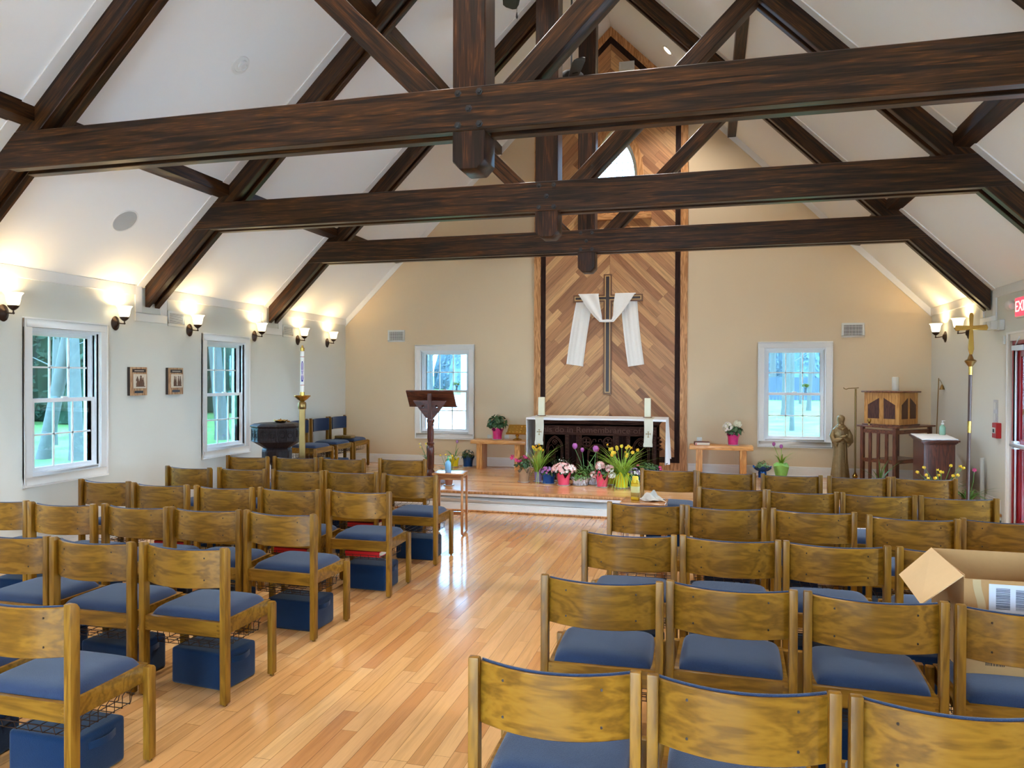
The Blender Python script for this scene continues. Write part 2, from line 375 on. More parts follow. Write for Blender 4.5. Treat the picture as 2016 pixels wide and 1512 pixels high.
# chancel platform: boards, nosing, white riser with mouldings
pl = s_empty('trim_1')
MB().box(XL, XR, YP + .002, YF, 0, ZP).build('platform_deck', M_plat, pl)
MB().box(XL, XR, YP - .035, YP + .06, ZP - .03, ZP + .0015).build('nosing', M_border, pl, bevel=.01, seg=3)
rb = MB(); rb.box(XL, XR, YP - .012, YP, 0, ZP - .03); rb.box(XL, XR, YP - .03, YP - .012, 0, .085); rb.box(XL, XR, YP - .024, YP - .012, .085, .1)
rb.box(XL, XR, YP - .026, YP - .012, ZP - .065, ZP - .03)
rb.build('riser', M_trim, pl, bevel=.003)
MB().box(XL, XR, YP - .05, YP - .03, 0, .02).build('shoe_moulding', M_border, pl, bevel=.006)
# ceiling slopes
c = MB()
for s in (-1, 1):
    xe = XC + s * (XC - XL + .25)
    ze = ZR - SL * abs(xe - XC)
    c.prism([(XC, ZR), (xe, ze), (xe, ze + .15), (XC, ZR + .15)], YB - .2, YF + .2)
struct(c.build('ceiling', M_ceil, smooth=False))
# baseboards
def baseboard(name, mp, u0, u1, z):
    b = MB()
    def bx(d, z0, z1):
        P = [mp(u0, 0, z0), mp(u1, -d, z1)]
        b.box(min(P[0][0], P[1][0]), max(P[0][0], P[1][0]), min(P[0][1], P[1][1]), max(P[0][1], P[1][1]), z0, z1)
    bx(.016, z, z + .115); bx(.011, z + .115, z + .145); bx(.026, z, z + .018)
    struct(b.build(name, M_trim, bevel=.003))
baseboard('baseboard_left', lwall_map, YB, YP - .05, 0); baseboard('baseboard_right', rwall_map, YP, YF, ZP)
baseboard('baseboard_far_left', fwall_map, XL, -2.635, ZP); baseboard('baseboard_far_right', fwall_map, -.29, XR, ZP)
baseboard('baseboard_left_chancel', lwall_map, YP, YF, ZP)
# frieze boards under the eaves, strips on the gable and beside the rafters
segsL = [(YB, TR[0] - .13), (TR[0] + .35, TR[1] - .13), (TR[1] + .35, TR[2] - .13), (TR[2] + .35, YF)]
f = MB()
for a, b_ in segsL: f.box(XL, XL + .018, a, b_, ZE - .09, ZE + .01)
for t in TR:
    f.box(XL, XL + .016, t - .13, t - .035, 2.335, ZE + .02); f.box(XL, XL + .016, t + .255, t + .35, 2.335, ZE + .02); f.box(XL, XL + .016, t - .13, t + .35, 2.245, 2.335)
struct(f.build('trim_2', M_trim, bevel=.003))
f = MB()
for a, b_ in segsL: f.box(XR - .018, XR, a, b_, ZE - .09, ZE + .01)
for t in TR:
    f.box(XR - .016, XR, t - .13, t - .035, 2.335, ZE + .02); f.box(XR - .016, XR, t + .255, t + .35, 2.335, ZE + .02); f.box(XR - .016, XR, t - .13, t + .35, 2.245, 2.335)
struct(f.build('trim_3', M_trim, bevel=.003))
g = MB()
for s in (-1, 1):
    def cp(off, dz): return (XC + s * off, ZR - SL * off + dz)
    W2 = XC - XL
    # rake board on the far wall and strip on the ceiling beside each rafter
    g.prism([cp(0, 0), cp(W2, 0), cp(W2, -.11), cp(0, -.11)], YF - .014, YF)
    for t in TR:
        g.prism([cp(0, .01), cp(W2, .01), cp(W2, -.014), cp(0, -.014)], t - .105, t - .002)
        g.prism([cp(0, .01), cp(W2, .01), cp(W2, -.014), cp(0, -.014)], t + .222, t + .325)
struct(g.build('trim_4', M_trim, smooth=False))

# windows
def window(n, mp, u, w, gm_=None):
    e = s_empty('window_%d' % n)
    def B(mb, u0, u1, d0, d1, z0, z1):
        a = mp(u0, d0, z0); b = mp(u1, d1, z1)
        mb.box(min(a[0], b[0]), max(a[0], b[0]), min(a[1], b[1]), max(a[1], b[1]), z0, z1)
    z0, z1, k = WIN['z0'], WIN['z1'], WIN['cas']
    c = MB()
    for dd, kk in ((-.018, k), (-.027, .018)):
        B(c, u, u + w, dd, 0, z0, z0 + kk); B(c, u, u + w, dd, 0, z1 - kk, z1)
        B(c, u, u + kk, dd, 0, z0 + kk, z1 - kk); B(c, u + w - kk, u + w, dd, 0, z0 + kk, z1 - kk)
    c.build('casing', M_trim, e, bevel=.002)
    a, b, c0, c1 = u + .085, u + w - .085, .75, 2.095
    j = MB()
    for (p, q, r, s_) in ((a, a + .02, c0, c1), (b - .02, b, c0, c1), (a + .02, b - .02, c0, c0 + .02), (a + .02, b - .02, c1 - .02, c1)): B(j, p, q, 0, .14, r, s_)
    for (p, q, r, s_) in ((a + .02, a + .034, c0, c1), (b - .034, b - .02, c0, c1), (a + .034, b - .034, c1 - .034, c1 - .02)): B(j, p, q, .02, .035, r, s_); B(j, p, q, .068, .08, r, s_)
    B(j, a + .02, b - .02, .0, .14, c0 + .02, c0 + .035)
    j.build('frame', M_vinyl, e)
    zm = (c0 + c1) / 2 + .01
    for nm, d, r, s_ in (('upper_sash', .082, zm - .02, c1 - .03), ('lower_sash', .037, c0 + .035, zm + .02)):
        sm = MB(); st = .042; ia, ib = a + .03, b - .03
        B(sm, ia, ia + st, d, d + .03, r, s_); B(sm, ib - st, ib, d, d + .03, r, s_)
        B(sm, ia + st, ib - st, d, d + .03, r, r + .038); B(sm, ia + st, ib - st, d, d + .03, s_ - .038, s_)
        gw = (ib - ia - 2 * st)
        for q in (1, 2): x = ia + st + gw * q / 3; B(sm, x - .008, x + .008, d + .008, d + .022, r + .038, s_ - .038)
        zz = (r + s_) / 2; B(sm, ia + st, ib - st, d + .008, d + .022, zz - .008, zz + .008)
        so = sm.build(nm, M_vinyl, e)
        gm = MB(); B(gm, ia + st, ib - st, d + .013, d + .017, r + .03, s_ - .03); gm.build('glass_pane', gm_ or M_glass, so)
    lk = MB(); B(lk, (a + b) / 2 - .03, (a + b) / 2 + .03, .02, .045, zm + .02, zm + .034); lk.build('sash_lock', M_vinyl, e)
    return e
wn_ = 1
for u, w in left_w: window(wn_, lwall_map, u, w, M_glass if u > 5 else M_clear); wn_ += 1
for u, w in far_w: window(wn_, fwall_map, u, w); wn_ += 1
for u, w in right_w: window(wn_, rwall_map, u, w, M_clear); wn_ += 1
for u, w in back_w: window(wn_, bwall_map, u, w); wn_ += 1
e = s_empty('window_%d' % wn_); wn_ += 1  # added glazing in the unseen back wall, a daylight source for the ceiling
m = MB(); nn_ = 6
for i in range(nn_ + 1): x = FILL_FRONT[0] + (FILL_FRONT[1] - FILL_FRONT[0]) * i / nn_; m.box(x - .035, x + .035, YB - .12, YB - .03, FILL_FRONT[2], FILL_FRONT[3])
for z in (FILL_FRONT[2], FILL_FRONT[3] - .06): m.box(FILL_FRONT[0], FILL_FRONT[1], YB - .12, YB - .03, z, z + .06)
fr_ = m.build('frame', M_vinyl, e); MB().box(FILL_FRONT[0], FILL_FRONT[1], YB - .08, YB - .07, FILL_FRONT[2] + .05, FILL_FRONT[3] - .05).build('glass_pane', M_clear, fr_)
# pointed arched window high in the gable
e = s_empty('window_%d' % wn_)
def ring(mb, outer, inner, y0, y1):
    n = len(outer)
    vs = [(a, y0, b) for a, b in outer] + [(a, y0, b) for a, b in inner] + [(a, y1, b) for a, b in outer] + [(a, y1, b) for a, b in inner]
    fs = []
    for i in range(n):
        j = (i + 1) % n
        fs += [(i, j, n + j, n + i), (2 * n + i, 3 * n + i, 3 * n + j, 2 * n + j), (i, 2 * n + i, 2 * n + j, j), (n + i, n + j, 3 * n + j, 3 * n + i)]
    mb.add(vs, fs)
r = MB(); ring(r, arch(AX, AHW + .10, AZB - .11, AZS, AZA + .17), arch(AX, AHW, AZB, AZS, AZA), YF - .05, YF); r.build('casing', M_border, e, bevel=.004)
MB().box(AX - AHW - .22, AX + AHW + .22, YF - .075, YF, AZB - .19, AZB - .10).build('sill', M_borderg, e, bevel=.006)
r = MB(); ring(r, arch(AX, AHW, AZB, AZS, AZA), arch(AX, AHW - .045, AZB + .045, AZS, AZA - .07), YF + .06, YF + .11)
fr = r.build('frame', M_vinyl, e)
pts = arch(AX, AHW - .02, AZB + .02, AZS, AZA - .04)
g = MB(); g.prism(pts, YF + .083, YF + .087); g.build('glass_pane', M_glass, fr)
ld = MB()
for i in range(7):
    x = AX - AHW + .1 + i * .085
    top = AZS + (AZA - AZS) * max(0, 1 - (abs(x - AX) / AHW) ** 1.5) * .9
    ld.box(x - .003, x + .003, YF + .078, YF + .083, AZB + .04, top)
for i in range(9): ld.box(AX - AHW + .03 + max(0, i - 4) * .05, AX + AHW - .03 - max(0, i - 4) * .05, YF + .078, YF + .083, AZB + .12 + i * .115, AZB + .126 + i * .115)
ld.build('leading', M_screw, fr)
e['kind'] = 'structure'

# red door on the right wall; unseen near leaf added to admit more daylight
d = s_empty('door_1')
m = MB(); y0, y1, zt = DOOR
for (a, b_, r_, s_) in ((y1, y1 + .09, 0, zt + .09), (y0 - .09, y0, 0, zt + .09), (y0, y1, zt, zt + .09)): m.box(XR - .02, XR, a, b_, r_ if r_ else 0.02, s_)
m.box(XR - .028, XR - .0, y1 + .07, y1 + .09, 0.02, zt + .09); m.box(XR - .028, XR, y0 - .09, y1 + .09, zt + .07, zt + .09)
m.build('casing', M_trim, d, bevel=.002)
M_redp = plain('red_door_paint', rgb(150, 12, 26), 0.3, coat=.4)
m = MB(); m.box(XR, XR + .1, y1 - .035, y1, 0.02, zt); m.box(XR, XR + .1, y0, y0 + .035, 0.02, zt); m.box(XR, XR + .1, y0 + .035, y1 - .035, zt - .035, zt); m.build('frame', M_redp, d)
M_whitem = plain('white_metal', rgb(208, 214, 222), 0.3, 0.3)
ym = (y0 + y1) / 2
for a, b_ in ((ym + .003, y1 - .037), (y0 + .037, ym - .003)):
    m = MB(); m.box(XR + .02, XR + .065, a, a + .12, .03, zt - .04); m.box(XR + .02, XR + .065, b_ - .12, b_, .03, zt - .04)
    m.box(XR + .02, XR + .065, a + .12, b_ - .12, .03, .26); m.box(XR + .02, XR + .065, a + .12, b_ - .12, .95, 1.06); m.box(XR + .02, XR + .065, a + .12, b_ - .12, zt - .16, zt - .04)
    lf = m.build('leaf', M_redp, d, bevel=.004)
    m = MB(); m.box(XR + .04, XR + .046, a + .12, b_ - .12, .26, .95); m.box(XR + .04, XR + .046, a + .12, b_ - .12, 1.06, zt - .16); m.build('glass_pane', M_clear, lf)
    m = MB(); m.tube([(XR - .035, a + .06, 1.0), (XR - .035, b_ - .06, 1.0)], .022, 10); m.box(XR - .035, XR + .02, b_ - .12, b_ - .06, .96, 1.04); m.box(XR - .035, XR + .02, a + .05, a + .11, .96, 1.04)
    m.tube([(XR + .005, b_ - .05, .05), (XR + .005, b_ - .05, zt - .06)], .011, 8); m.build('push_bar', M_whitem, lf, bevel=.002)
    m = MB(); m.box(XR - .04, XR + .02, b_ - .32, b_ - .05, zt - .1, zt - .05); m.tube([(XR - .02, b_ - .1, zt - .05), (XR - .05, b_ - .28, zt + .03)], .008, 6); m.build('closer', M_whitem, lf, bevel=.003)

# ---------------------------------------------------------------- oak feature panel on the far wall
PX0, PX1, PZ0 = -2.635, -0.305, 0.275
t = thing('feature_panel', 'tall gabled oak chevron wall panel behind the altar with a dark inlaid outline', 'wall panel', (XC, YF, PZ0))
def pent(off, zb):
    x0, x1 = PX0 + off, PX1 - off
    pk = 6.985 - off * 1.41; xc = (PX0 + PX1) / 2
    sl = SL
    return [(x0, zb), (x1, zb), (x1, pk - sl * (x1 - XC)), (XC, pk), (x0, pk - sl * (XC - x0))]
def loc5(P): return [(a - XC, b - PZ0) for a, b in P]
def ringp(name, o0, i0, y0, y1, mt):
    mb = MB(); ring(mb, loc5(o0), loc5(i0), y0, y1); return mb.build(name, mt, t)
ringp('border', pent(0, PZ0), pent(.104, PZ0 + .115), -.032, 0, M_border)
ringp('dark_band', pent(.104, PZ0 + .115), pent(.182, PZ0 + .2), -.028, 0, M_strip)
hl = arch(AX, AHW + .09, AZB - .11, AZS, AZA + .15)
o = slab_with_holes('chevron_boards', [loc5(pent(.182, PZ0 + .2)), [(a - XC, b - PZ0) for a, b in hl]], lambda a, b: (a, -.022, b), Vector((0, .021, 0)), M_chev, t)
# chevron material is laid out in object space about x = XC: this object's origin already sits there
# ---------------------------------------------------------------- roof trusses, purlins, fans, ceiling fittings
def build_truss(label):
    t = thing('roof_truss', label, 'roof truss', (XC, 0, 0), 0, 'dark stained timber roof trusses')
    HW = XC - XL
    for s, mt in ((-1, M_bl), (1, M_br)):
        def P(off, low): return (s * off, ZR - SL * off - (0.234 * SL if low else 0) - .001)
        foot = HW - .02
        def poly(d=0.0):
            lo = 0.234 - d
            zl = ZR - SL * foot - lo * SL
            return [(0, ZR - .001), (s * foot, ZR - SL * foot - .001), (s * foot, zl), (0, ZR - lo * SL)]
        m = MB(); m.prism(poly(), 0, .075); m.prism(poly(.045), .075, .145); m.prism(poly(), .145, .22)
        m.build('rafter', mt, t, bevel=.004)
    # tie beam of two plies with a slot between
    def tie(zb, zt):
        a = (ZR - zb) / SL - .012; b = (ZR - zt) / SL - .012
        return [(-a, zb), (a, zb), (b, zt), (-b, zt)]
    m = MB(); m.prism(tie(3.198, 3.472), -.006, .072); m.prism(tie(3.198, 3.472), .148, .226); m.prism(tie(3.245, 3.462), .072, .148)
    m.build('tie_beam', M_bx, t, bevel=.004)
    k = MB(); hw = .106
    k.prism([(-hw + .05, 2.957), (hw - .05, 2.957), (hw, 3.01), (hw, 3.2), (-hw, 3.2), (-hw, 3.01)], -.004, .224)
    k.prism([(-hw, 3.2), (hw, 3.2), (hw, ZR - .12), (0, ZR - .02), (-hw, ZR - .12)], -.002, .222)
    k.build('king_post', M_bz, t, bevel=.006)
    for s, mt in ((-1, M_br), (1, M_bl)):
        w = MB(); z0 = 3.44
        # 45 degree web from the king post foot to the rafter
        def wp(off): return (s * off, 3.475 + (off - .2)), (s * off, 3.475 + (off - .405))
        top = 1.885
        w.prism([(s * .165, z0), (s * .37, z0), (s * top, z0 + top - .37), (s * (top - .1), z0 + top - .1 - .165 + .0)], .028, .192)
        w.build('web', mt, t, bevel=.004)
    for bx, bz in ((-.07, 3.435), (.07, 3.435), (0, 3.335), (-.07, 3.235), (.07, 3.235)):
        b = MB(); R = Matrix.Rotation(PI / 2, 4, 'X')
        b.lathe([(.024, 0), (.024, .003), (.014, .004), (.014, .014), (.004, .016)], 6, (0, 0, 0), M=Matrix.Translation((bx, -.006, bz)) @ R)
        b.build('bolt', M_black, t)
    return t
tlab = ['dark timber roof truss nearest the camera, crossing the top of the picture', 'dark timber roof truss in the middle, between the nearest and the farthest', 'dark timber roof truss farthest from the camera, just above the wall cross']
t0 = build_truss(tlab[0]); t0.location = (XC, TR[0], 0)
for i in (1, 2):
    t = copy_tree(t0); t.location = (XC, TR[i], 0); t['label'] = tlab[i]
for (off, zb, w), lab in (((3.365, 3.542, .14), 'lower'), ((1.71, 5.175, .118), 'upper')):
    for s, sd in ((-1, 'left'), (1, 'right')):
        m = MB(); xi = s * off; xo = s * (off + w); zc = ZR - SL * off - .001; zo = ZR - SL * (off + w) - .001
        m.prism([(xi, zb), (xo, min(zb, zo)), (xo, zo), (xi, zc)], YB, YF)
        o = m.build('purlin', M_by, None, (XC, 0, 0), bevel=.003)
        tag(o, '%s dark timber purlin along the %s ceiling slope' % (lab, sd), 'purlin', 'timber purlins along the ceiling')

def fan(y, rz, label):
    hz = 4.87
    t = thing('ceiling_fan', label, 'ceiling fan', (XC, y, hz), rz, 'ceiling fans')
    MB().lathe([(.011, .1), (.011, ZR - hz - .1)], 10).build('rod', M_black, t)
    MB().lathe([(.055, ZR - hz - .2), (.075, ZR - hz - .1), (.02, ZR - hz - .06)], 16).build('canopy', M_black, t)
    MB().lathe([(.03, -.055), (.075, -.05), (.085, -.03), (.12, 0), (.135, .04), (.13, .075), (.09, .11), (.03, .135), (.012, .15)], 28).build('motor', M_black, t)
    for k in range(5):
        R = Matrix.Rotation(2 * PI * k / 5, 4, 'Z') @ Matrix.Translation((0, 0, .0)) @ Matrix.Rotation(math.radians(14), 4, 'X')
        m = MB(); pts = [(.17, -.05), (.2, -.062), (.52, -.072), (.6, -.06), (.625, -.03), (.625, .03), (.6, .06), (.52, .072), (.2, .062), (.17, .05)]
        m.prism(pts, -.004, .004, 'xy', M=R); bl = m.build('blade', M_black, t, bevel=.002)
        m = MB(); m.box(.07, .24, -.014, .014, -.012, -.004, M=R); m.box(.2, .27, -.03, .03, -.012, -.004, M=R); m.build('blade_arm', M_black, bl)
    m = MB(); m.tube([(-.1, .03, -.02), (-.1, .03, -.38)], .0018, 5); m.lathe([(.001, -.44), (.009, -.425), (.007, -.4), (.001, -.38)], 8, (-.1, .03, 0)); m.build('pull_chain', M_black, t)
    return t
fan(5.75, math.radians(112), 'black ceiling fan above the nearest truss, one blade and pull chain in view')
fan(8.08, math.radians(-72), 'black ceiling fan on a long rod in front of the farthest truss')
# round recessed cans and the speaker on the ceiling slopes
def on_ceiling(off, y, s):
    x = XC + s * off; z = ZR - SL * off
    nrm = Vector((-s * SL, 0, -1)).normalized()     # into the room
    zax = -nrm; yax = Vector((0, 1, 0)); xax = yax.cross(zax)
    R = Matrix((xax, yax, zax)).transposed().to_4x4()
    return Matrix.Translation((x, y, z)) @ R, nrm
M_lampdisc = emis('can_lamp_lens', (1, .86, .66, 1), 14.0)
M_canw = plain('can_trim_white', rgb(225, 224, 220), 0.5)
def can(off, y, s, label, lit=True, group='recessed ceiling lights', power=85):
    M, n = on_ceiling(off, y, s)
    t = thing('recessed_light', label, 'ceiling light', M.translation, 0, group); t.matrix_world = M
    m = MB(); m.lathe([(.062, -.004), (.066, -.009), (.088, -.008), (.095, -.001), (.095, 0.0), (.062, 0.002)], 28); m.build('trim_ring', M_canw, t)
    m = MB(); m.lathe([(.06, -.0045), (.045, -.006), (.001, -.0065)], 24); m.build('lens', M_lampdisc if lit else M_canw, t)
    if lit:
        ld = bpy.data.lights.new('can_light', 'SPOT'); ld.energy = power; ld.color = (1, .95, .88); ld.spot_size = math.radians(110); ld.spot_blend = 0.7; ld.shadow_soft_size = .05
        lo = bpy.data.objects.new('can_light', ld); COL.objects.link(lo); lo.parent = t
        lo.matrix_parent_inverse = Matrix.Identity(4)
        dn = Vector((0, 0, -1)); inv = M.to_3x3().inverted()
        lo.rotation_mode = 'QUATERNION'; lo.rotation_quaternion = (inv @ dn).to_track_quat('-Z', 'Y'); lo.location = (0, 0, -.03)
    return t
can(.9, 10.42, 1, 'small glowing recessed light right of the panel peak', group=None)
t = can(2.59, 5.87, -1, 'white recessed eyeball light on the left ceiling slope, not glowing', lit=False, group=None)
MB().lathe([(.05, -.01), (.05, -.03), (.034, -.034), (.034, -.02), (.001, -.02)], 22, (.012, .01, 0)).build('eyeball', M_canw, t)
bay = {8.1: 'between the middle and farthest trusses', 5.8: 'between the nearest and middle trusses', 3.5: 'just nearer than the nearest truss', 1.2: 'above the camera', -1.0: 'behind the camera'}
for y in (8.1, 5.8, 3.5, 1.2, -1.0):
    for s in (-1, 1):
        can(.9, y, s, 'recessed ceiling light beside the ridge, %s slope, %s' % ('left' if s < 0 else 'right', bay[y]), power=85 if y > 2 else 45)
M, n = on_ceiling(3.9, 5.96, -1)
t = thing('ceiling_speaker', 'round pale grey speaker grille set in the lower left ceiling slope', 'speaker', M.translation); t.matrix_world = M
MB().lathe([(.118, 0), (.122, -.006), (.13, -.006), (.134, 0)], 36).build('rim', M_canw, t)
M_spk = plain('speaker_mesh', rgb(176, 178, 178), 0.7, var=.1, scale=600)
MB().lathe([(.119, -.003), (.06, -.006), (.001, -.007)], 36).build('grille', M_spk, t)
# ---------------------------------------------------------------- oak stacking chairs with blue seats
CW = 0.4904
def make_chair():
    t = bpy.data.objects.new('oak_chair', None); COL.objects.link(t); t.empty_display_size = .1
    hx = CW / 2
    def leg(x, y0, y1, h, top='round'):
        m = MB(); px = .0165
        if top == 'round':
            # post with a sloped rounded top, higher at the back
            m.prism([(y0, .012), (y1, .012), (y1, h - .022), (y1 - .012, h - .006), (y1 - .022, h), (y0, h)], x - px, x + px, 'yz')
        else:
            m.prism([(y0, .012), (y1, .012), (y1, h - .012), (y1 - .01, h), (y0, h)], x - px, x + px, 'yz')
        m.box(x - .009, x + .009, (y0 + y1) / 2 - .009, (y0 + y1) / 2 + .009, 0, .012, m=1)
        return m.build('leg', [M_ckz, M_rub], t, bevel=.0045, seg=2)
    for s in (-1, 1):
        leg(s * hx, -.022, .024, .80); leg(s * (hx - .002), .388, .430, .412, 'f')
    # frame: rails with finger joints
    m = MB(); ix = hx - .0165
    m.box(-ix, ix, -.012, .01, .345, .42)
    m.box(-ix, ix, .395, .417, .345, .42)
    for s in (-1, 1): m.box(s * ix - (.022 if s > 0 else 0), s * ix + (.022 if s < 0 else 0), .01, .395, .345, .42)
    for s in (-1, 1):
        for k in range(3): m.box(min(s * ix, s * (ix - .024)), max(s * ix, s * (ix - .024)), -.0125, -.011, .352 + k * .023, .363 + k * .023, m=1)
    m.build('seat_frame', [M_ckx, M_cky], t, bevel=.003)
    # cushion
    m = MB(); w, d = 2 * ix - .03, .385; y0 = .012
    def top(u, v):
        a, b = 2 * u - 1, 2 * v - 1
        e = (1 - abs(a) ** 9) ** .42 * (1 - abs(b) ** 9) ** .42
        aa = a * (1 - .03 * abs(b) ** 4); bb = b * (1 - .03 * abs(a) ** 4)
        return (aa * w / 2, y0 + (bb + 1) / 2 * d, .418 + .046 * e + .006 * (1 - a * a) * (1 - b * b))
    m.grid(lambda u, v: top(.5 - .5 * math.cos(PI * u) * (1 if 1 else 0), .5 - .5 * math.cos(PI * v)), 18, 18); m.box(-w / 2, w / 2, y0, y0 + d, .38, .4185)
    m.build('seat_cushion', M_fab, t)
    # bowed back: oak ply outside, blue pad inside
    def bow(x): return .006 - .068 * (1 - (x / ix) ** 2)
    def panel(y_off, th, z0, z1, nm, mats, rad):
        m = MB(); n = 16; vs = []; fs = []
        for i in range(n + 1):
            x = -ix + 2 * ix * i / n; y = bow(x) + y_off
            for (dy, z) in ((0, z0 + rad), (0, z1 - rad), (th * .3, z1), (th * .7, z1), (th, z1 - rad), (th, z0 + rad), (th * .7, z0), (th * .3, z0)):
                vs.append((x, y + dy, z))
        for i in range(n):
            for k in range(8): fs.append((i * 8 + k, i * 8 + (k + 1) % 8, (i + 1) * 8 + (k + 1) % 8, (i + 1) * 8 + k))
        fs.append(tuple(range(7, -1, -1))); fs.append(tuple(n * 8 + k for k in range(8)))
        m.add(vs, fs)
        return m
    m = panel(0, .013, .592, .782, 'backrest', None, .003)
    for x in (-.148, .148):
        for z in (.635, .745): m.lathe([(.0045, 0), (.0045, .0015), (.001, .0015)], 8, (0, 0, 0), m=1, M=Matrix.Translation((x, bow(x) + .0005, z)) @ Matrix.Rotation(PI / 2, 4, 'X'))
    m.build('backrest', [M_ckx, M_screw], t)
    m = panel(.0135, .017, .60, .785, 'back_pad', None, .008); m.build('back_pad', M_fab, t)
    # wire book rack
    m = MB(); r = .0021; zb, zt = .268, .338
    xs = [-.19 + .38 * i / 6 for i in range(7)]; ys = [.045 + .3 * i / 7 for i in range(8)]
    for y in ys: m.tube([(-.215, y, zt), (-.2, y, zt - .02), (-.2, y, zb), (.2, y, zb), (.2, y, zt - .02), (.215, y, zt)], r, 4)
    for x in xs: m.tube([(x, .03, zb + .035), (x, .04, zb), (x, .36, zb), (x, .37, zb + .035)], r, 4)
    m.tube([(-.2, .03, zb + .035), (.2, .03, zb + .035)], r, 4); m.tube([(-.2, .37, zb + .035), (.2, .37, zb + .035)], r, 4)
    m.build('book_rack', M_wire, t, smooth=False)
    return t
chair0 = make_chair(); _used = [False]
KIDS[chair0.name] = list(chair0.children)
bpy.context.view_layer.update()
KIDS[chair0.name] = [o for o in COL.objects if o.parent == chair0]
def chair(x, y, rz, label, group, z=0):
    if _used[0]: t = copy_tree(chair0)
    else: t = chair0; _used[0] = True
    t.location = (x, y, z); t.rotation_euler = (0, 0, rz)
    return tag(t, label, 'chair', group)
GL, GR = 'oak chairs with blue seats, left block', 'oak chairs with blue seats, right block'
ordn = ['first', 'second', 'third', 'fourth', 'fifth', 'sixth']
LB = {1: [(-2.565, 2.30, 0)],
 2: [(-3.672, 3.26, .0), (-3.136, 3.258, .002), (-2.588, 3.275, -.021)],
 3: [(-4.794, 4.15, .02), (-4.235, 4.144, .051), (-3.687, 4.194, -.003), (-3.169, 4.22, .039), (-2.63, 4.232, -.047)],
 4: [(-4.829, 5.148, -.04), (-4.247, 5.098, .013), (-3.665, 5.109, .023), (-3.122, 5.15, .014), (-2.558, 5.197, .026)],
 5: [(-4.792, 6.133, -.065), (-4.241, 6.179, -.022), (-3.663, 6.19, .027), (-3.149, 6.239, .051), (-2.559, 6.203, -.008)],
 6: [(-4.837, 7.148, -.018), (-4.288, 7.198, .028), (-3.76, 7.249, .029), (-3.118, 7.354, .086)]}
LB[1] = [(-3.12, 2.30, 0), (-2.565, 2.31, 0)]
RB = {1: [(-.446, 2.205, .024), (.094, 2.206, .005), (.637, 2.2, .0)],
 2: [(-.439, 3.202, .028), (.093, 3.236, -.032), (.638, 3.22, -.039), (1.178, 3.19, 0)],
 3: [(-.423, 4.183, .016), (.116, 4.199, -.004), (.647, 4.201, .019), (1.195, 4.205, 0)],
 4: [(-.413, 5.202, .026), (.113, 5.204, .034), (.665, 5.218, -.039), (1.231, 5.128, -.04), (1.768, 5.175, 0)],
 5: [(.181, 6.113, -.051), (.695, 6.083, .049), (1.225, 6.077, .029), (1.759, 6.083, .007)],
 6: [(-.359, 7.19, -.072), (.161, 7.132, -.014), (.723, 7.117, .062), (1.282, 7.14, .117), (1.813, 7.19, .042)]}
rown = {1: 'nearest row', 2: 'second nearest row', 3: 'third nearest row', 4: 'fourth nearest row', 5: 'fifth nearest row', 6: 'frontmost row'}
kneel = []
for r_, L_ in LB.items():
    n = len(L_)
    for i, (x, y, a) in enumerate(L_):
        k = n - 1 - i
        who = 'on the aisle' if k == 0 else '%s from the aisle' % ordn[k]
        chair(x, y, a, 'blue-seated oak chair, left block, %s, %s' % (rown[r_], who), GL); kneel.append((x, y, a, 'left', r_, who))
for r_, L_ in RB.items():
    for i, (x, y, a) in enumerate(L_):
        k = i + (1 if r_ == 5 else 0)
        who = 'on the aisle' if k == 0 else '%s from the aisle' % ordn[k]
        if r_ == 5 and i == 0: who = 'right of the small table'
        chair(x, y, a, 'blue-seated oak chair, right block, %s, %s' % (rown[r_], who), GR); kneel.append((x, y, a, 'right', r_, who))
# three of the same chairs on the platform with their backs to the left wall
for i, (y, w_) in enumerate(((9.58, 'nearest the paschal candle'), (10.19, 'middle one of three'), (10.76, 'nearest the far corner'))):
    chair(-5.665, y, -PI / 2, 'oak chair against the left wall on the platform, %s' % w_, 'chairs against the left wall', ZP)
# hassocks under the chairs
def make_hassock():
    t = bpy.data.objects.new('kneeler', None); COL.objects.link(t); t.empty_display_size = .1
    m = MB(); m.box(-.178, .178, -.128, .128, 0, .195); m.build('cushion', M_kn, t, bevel=.02, seg=3)
    m = MB()
    m.grid(lambda u, v: (.178 + .022 * math.sin(PI * u), -.07 + .14 * u, .15 + (v - .5) * .03), 8, 1, thick=(.003, 0, 0)); m.build('handle_strap', M_kn, t)
    return t
has0 = make_hassock(); KIDS[has0.name] = [o for o in COL.objects if o.parent == has0]
_hu = False
skip = {('left', 4, 'fourth from the aisle')}
for (x, y, a, sd, r_, who) in kneel:
    if _hu: t = copy_tree(has0)
    else: t = has0; _hu = True
    ox, oy = -.03 + random.uniform(-.02, .02), .27 + random.uniform(-.015, .015)
    t.location = (x + ox * math.cos(a) - oy * math.sin(a), y + oy * math.cos(a) + ox * math.sin(a), 0); t.rotation_euler = (0, 0, a + random.uniform(-.1, .1))
    tag(t, 'navy cloth kneeler under the chair %s, %s, %s block' % (who, rown[r_], sd), 'kneeler', 'navy kneelers under the chairs')
t = copy_tree(has0); t.location = (-5.42, 10.2, ZP); t.rotation_euler = (0, 0, .1); tag(t, 'navy cloth kneeler on the platform under the middle wall chair', 'kneeler', 'navy kneelers under the chairs')
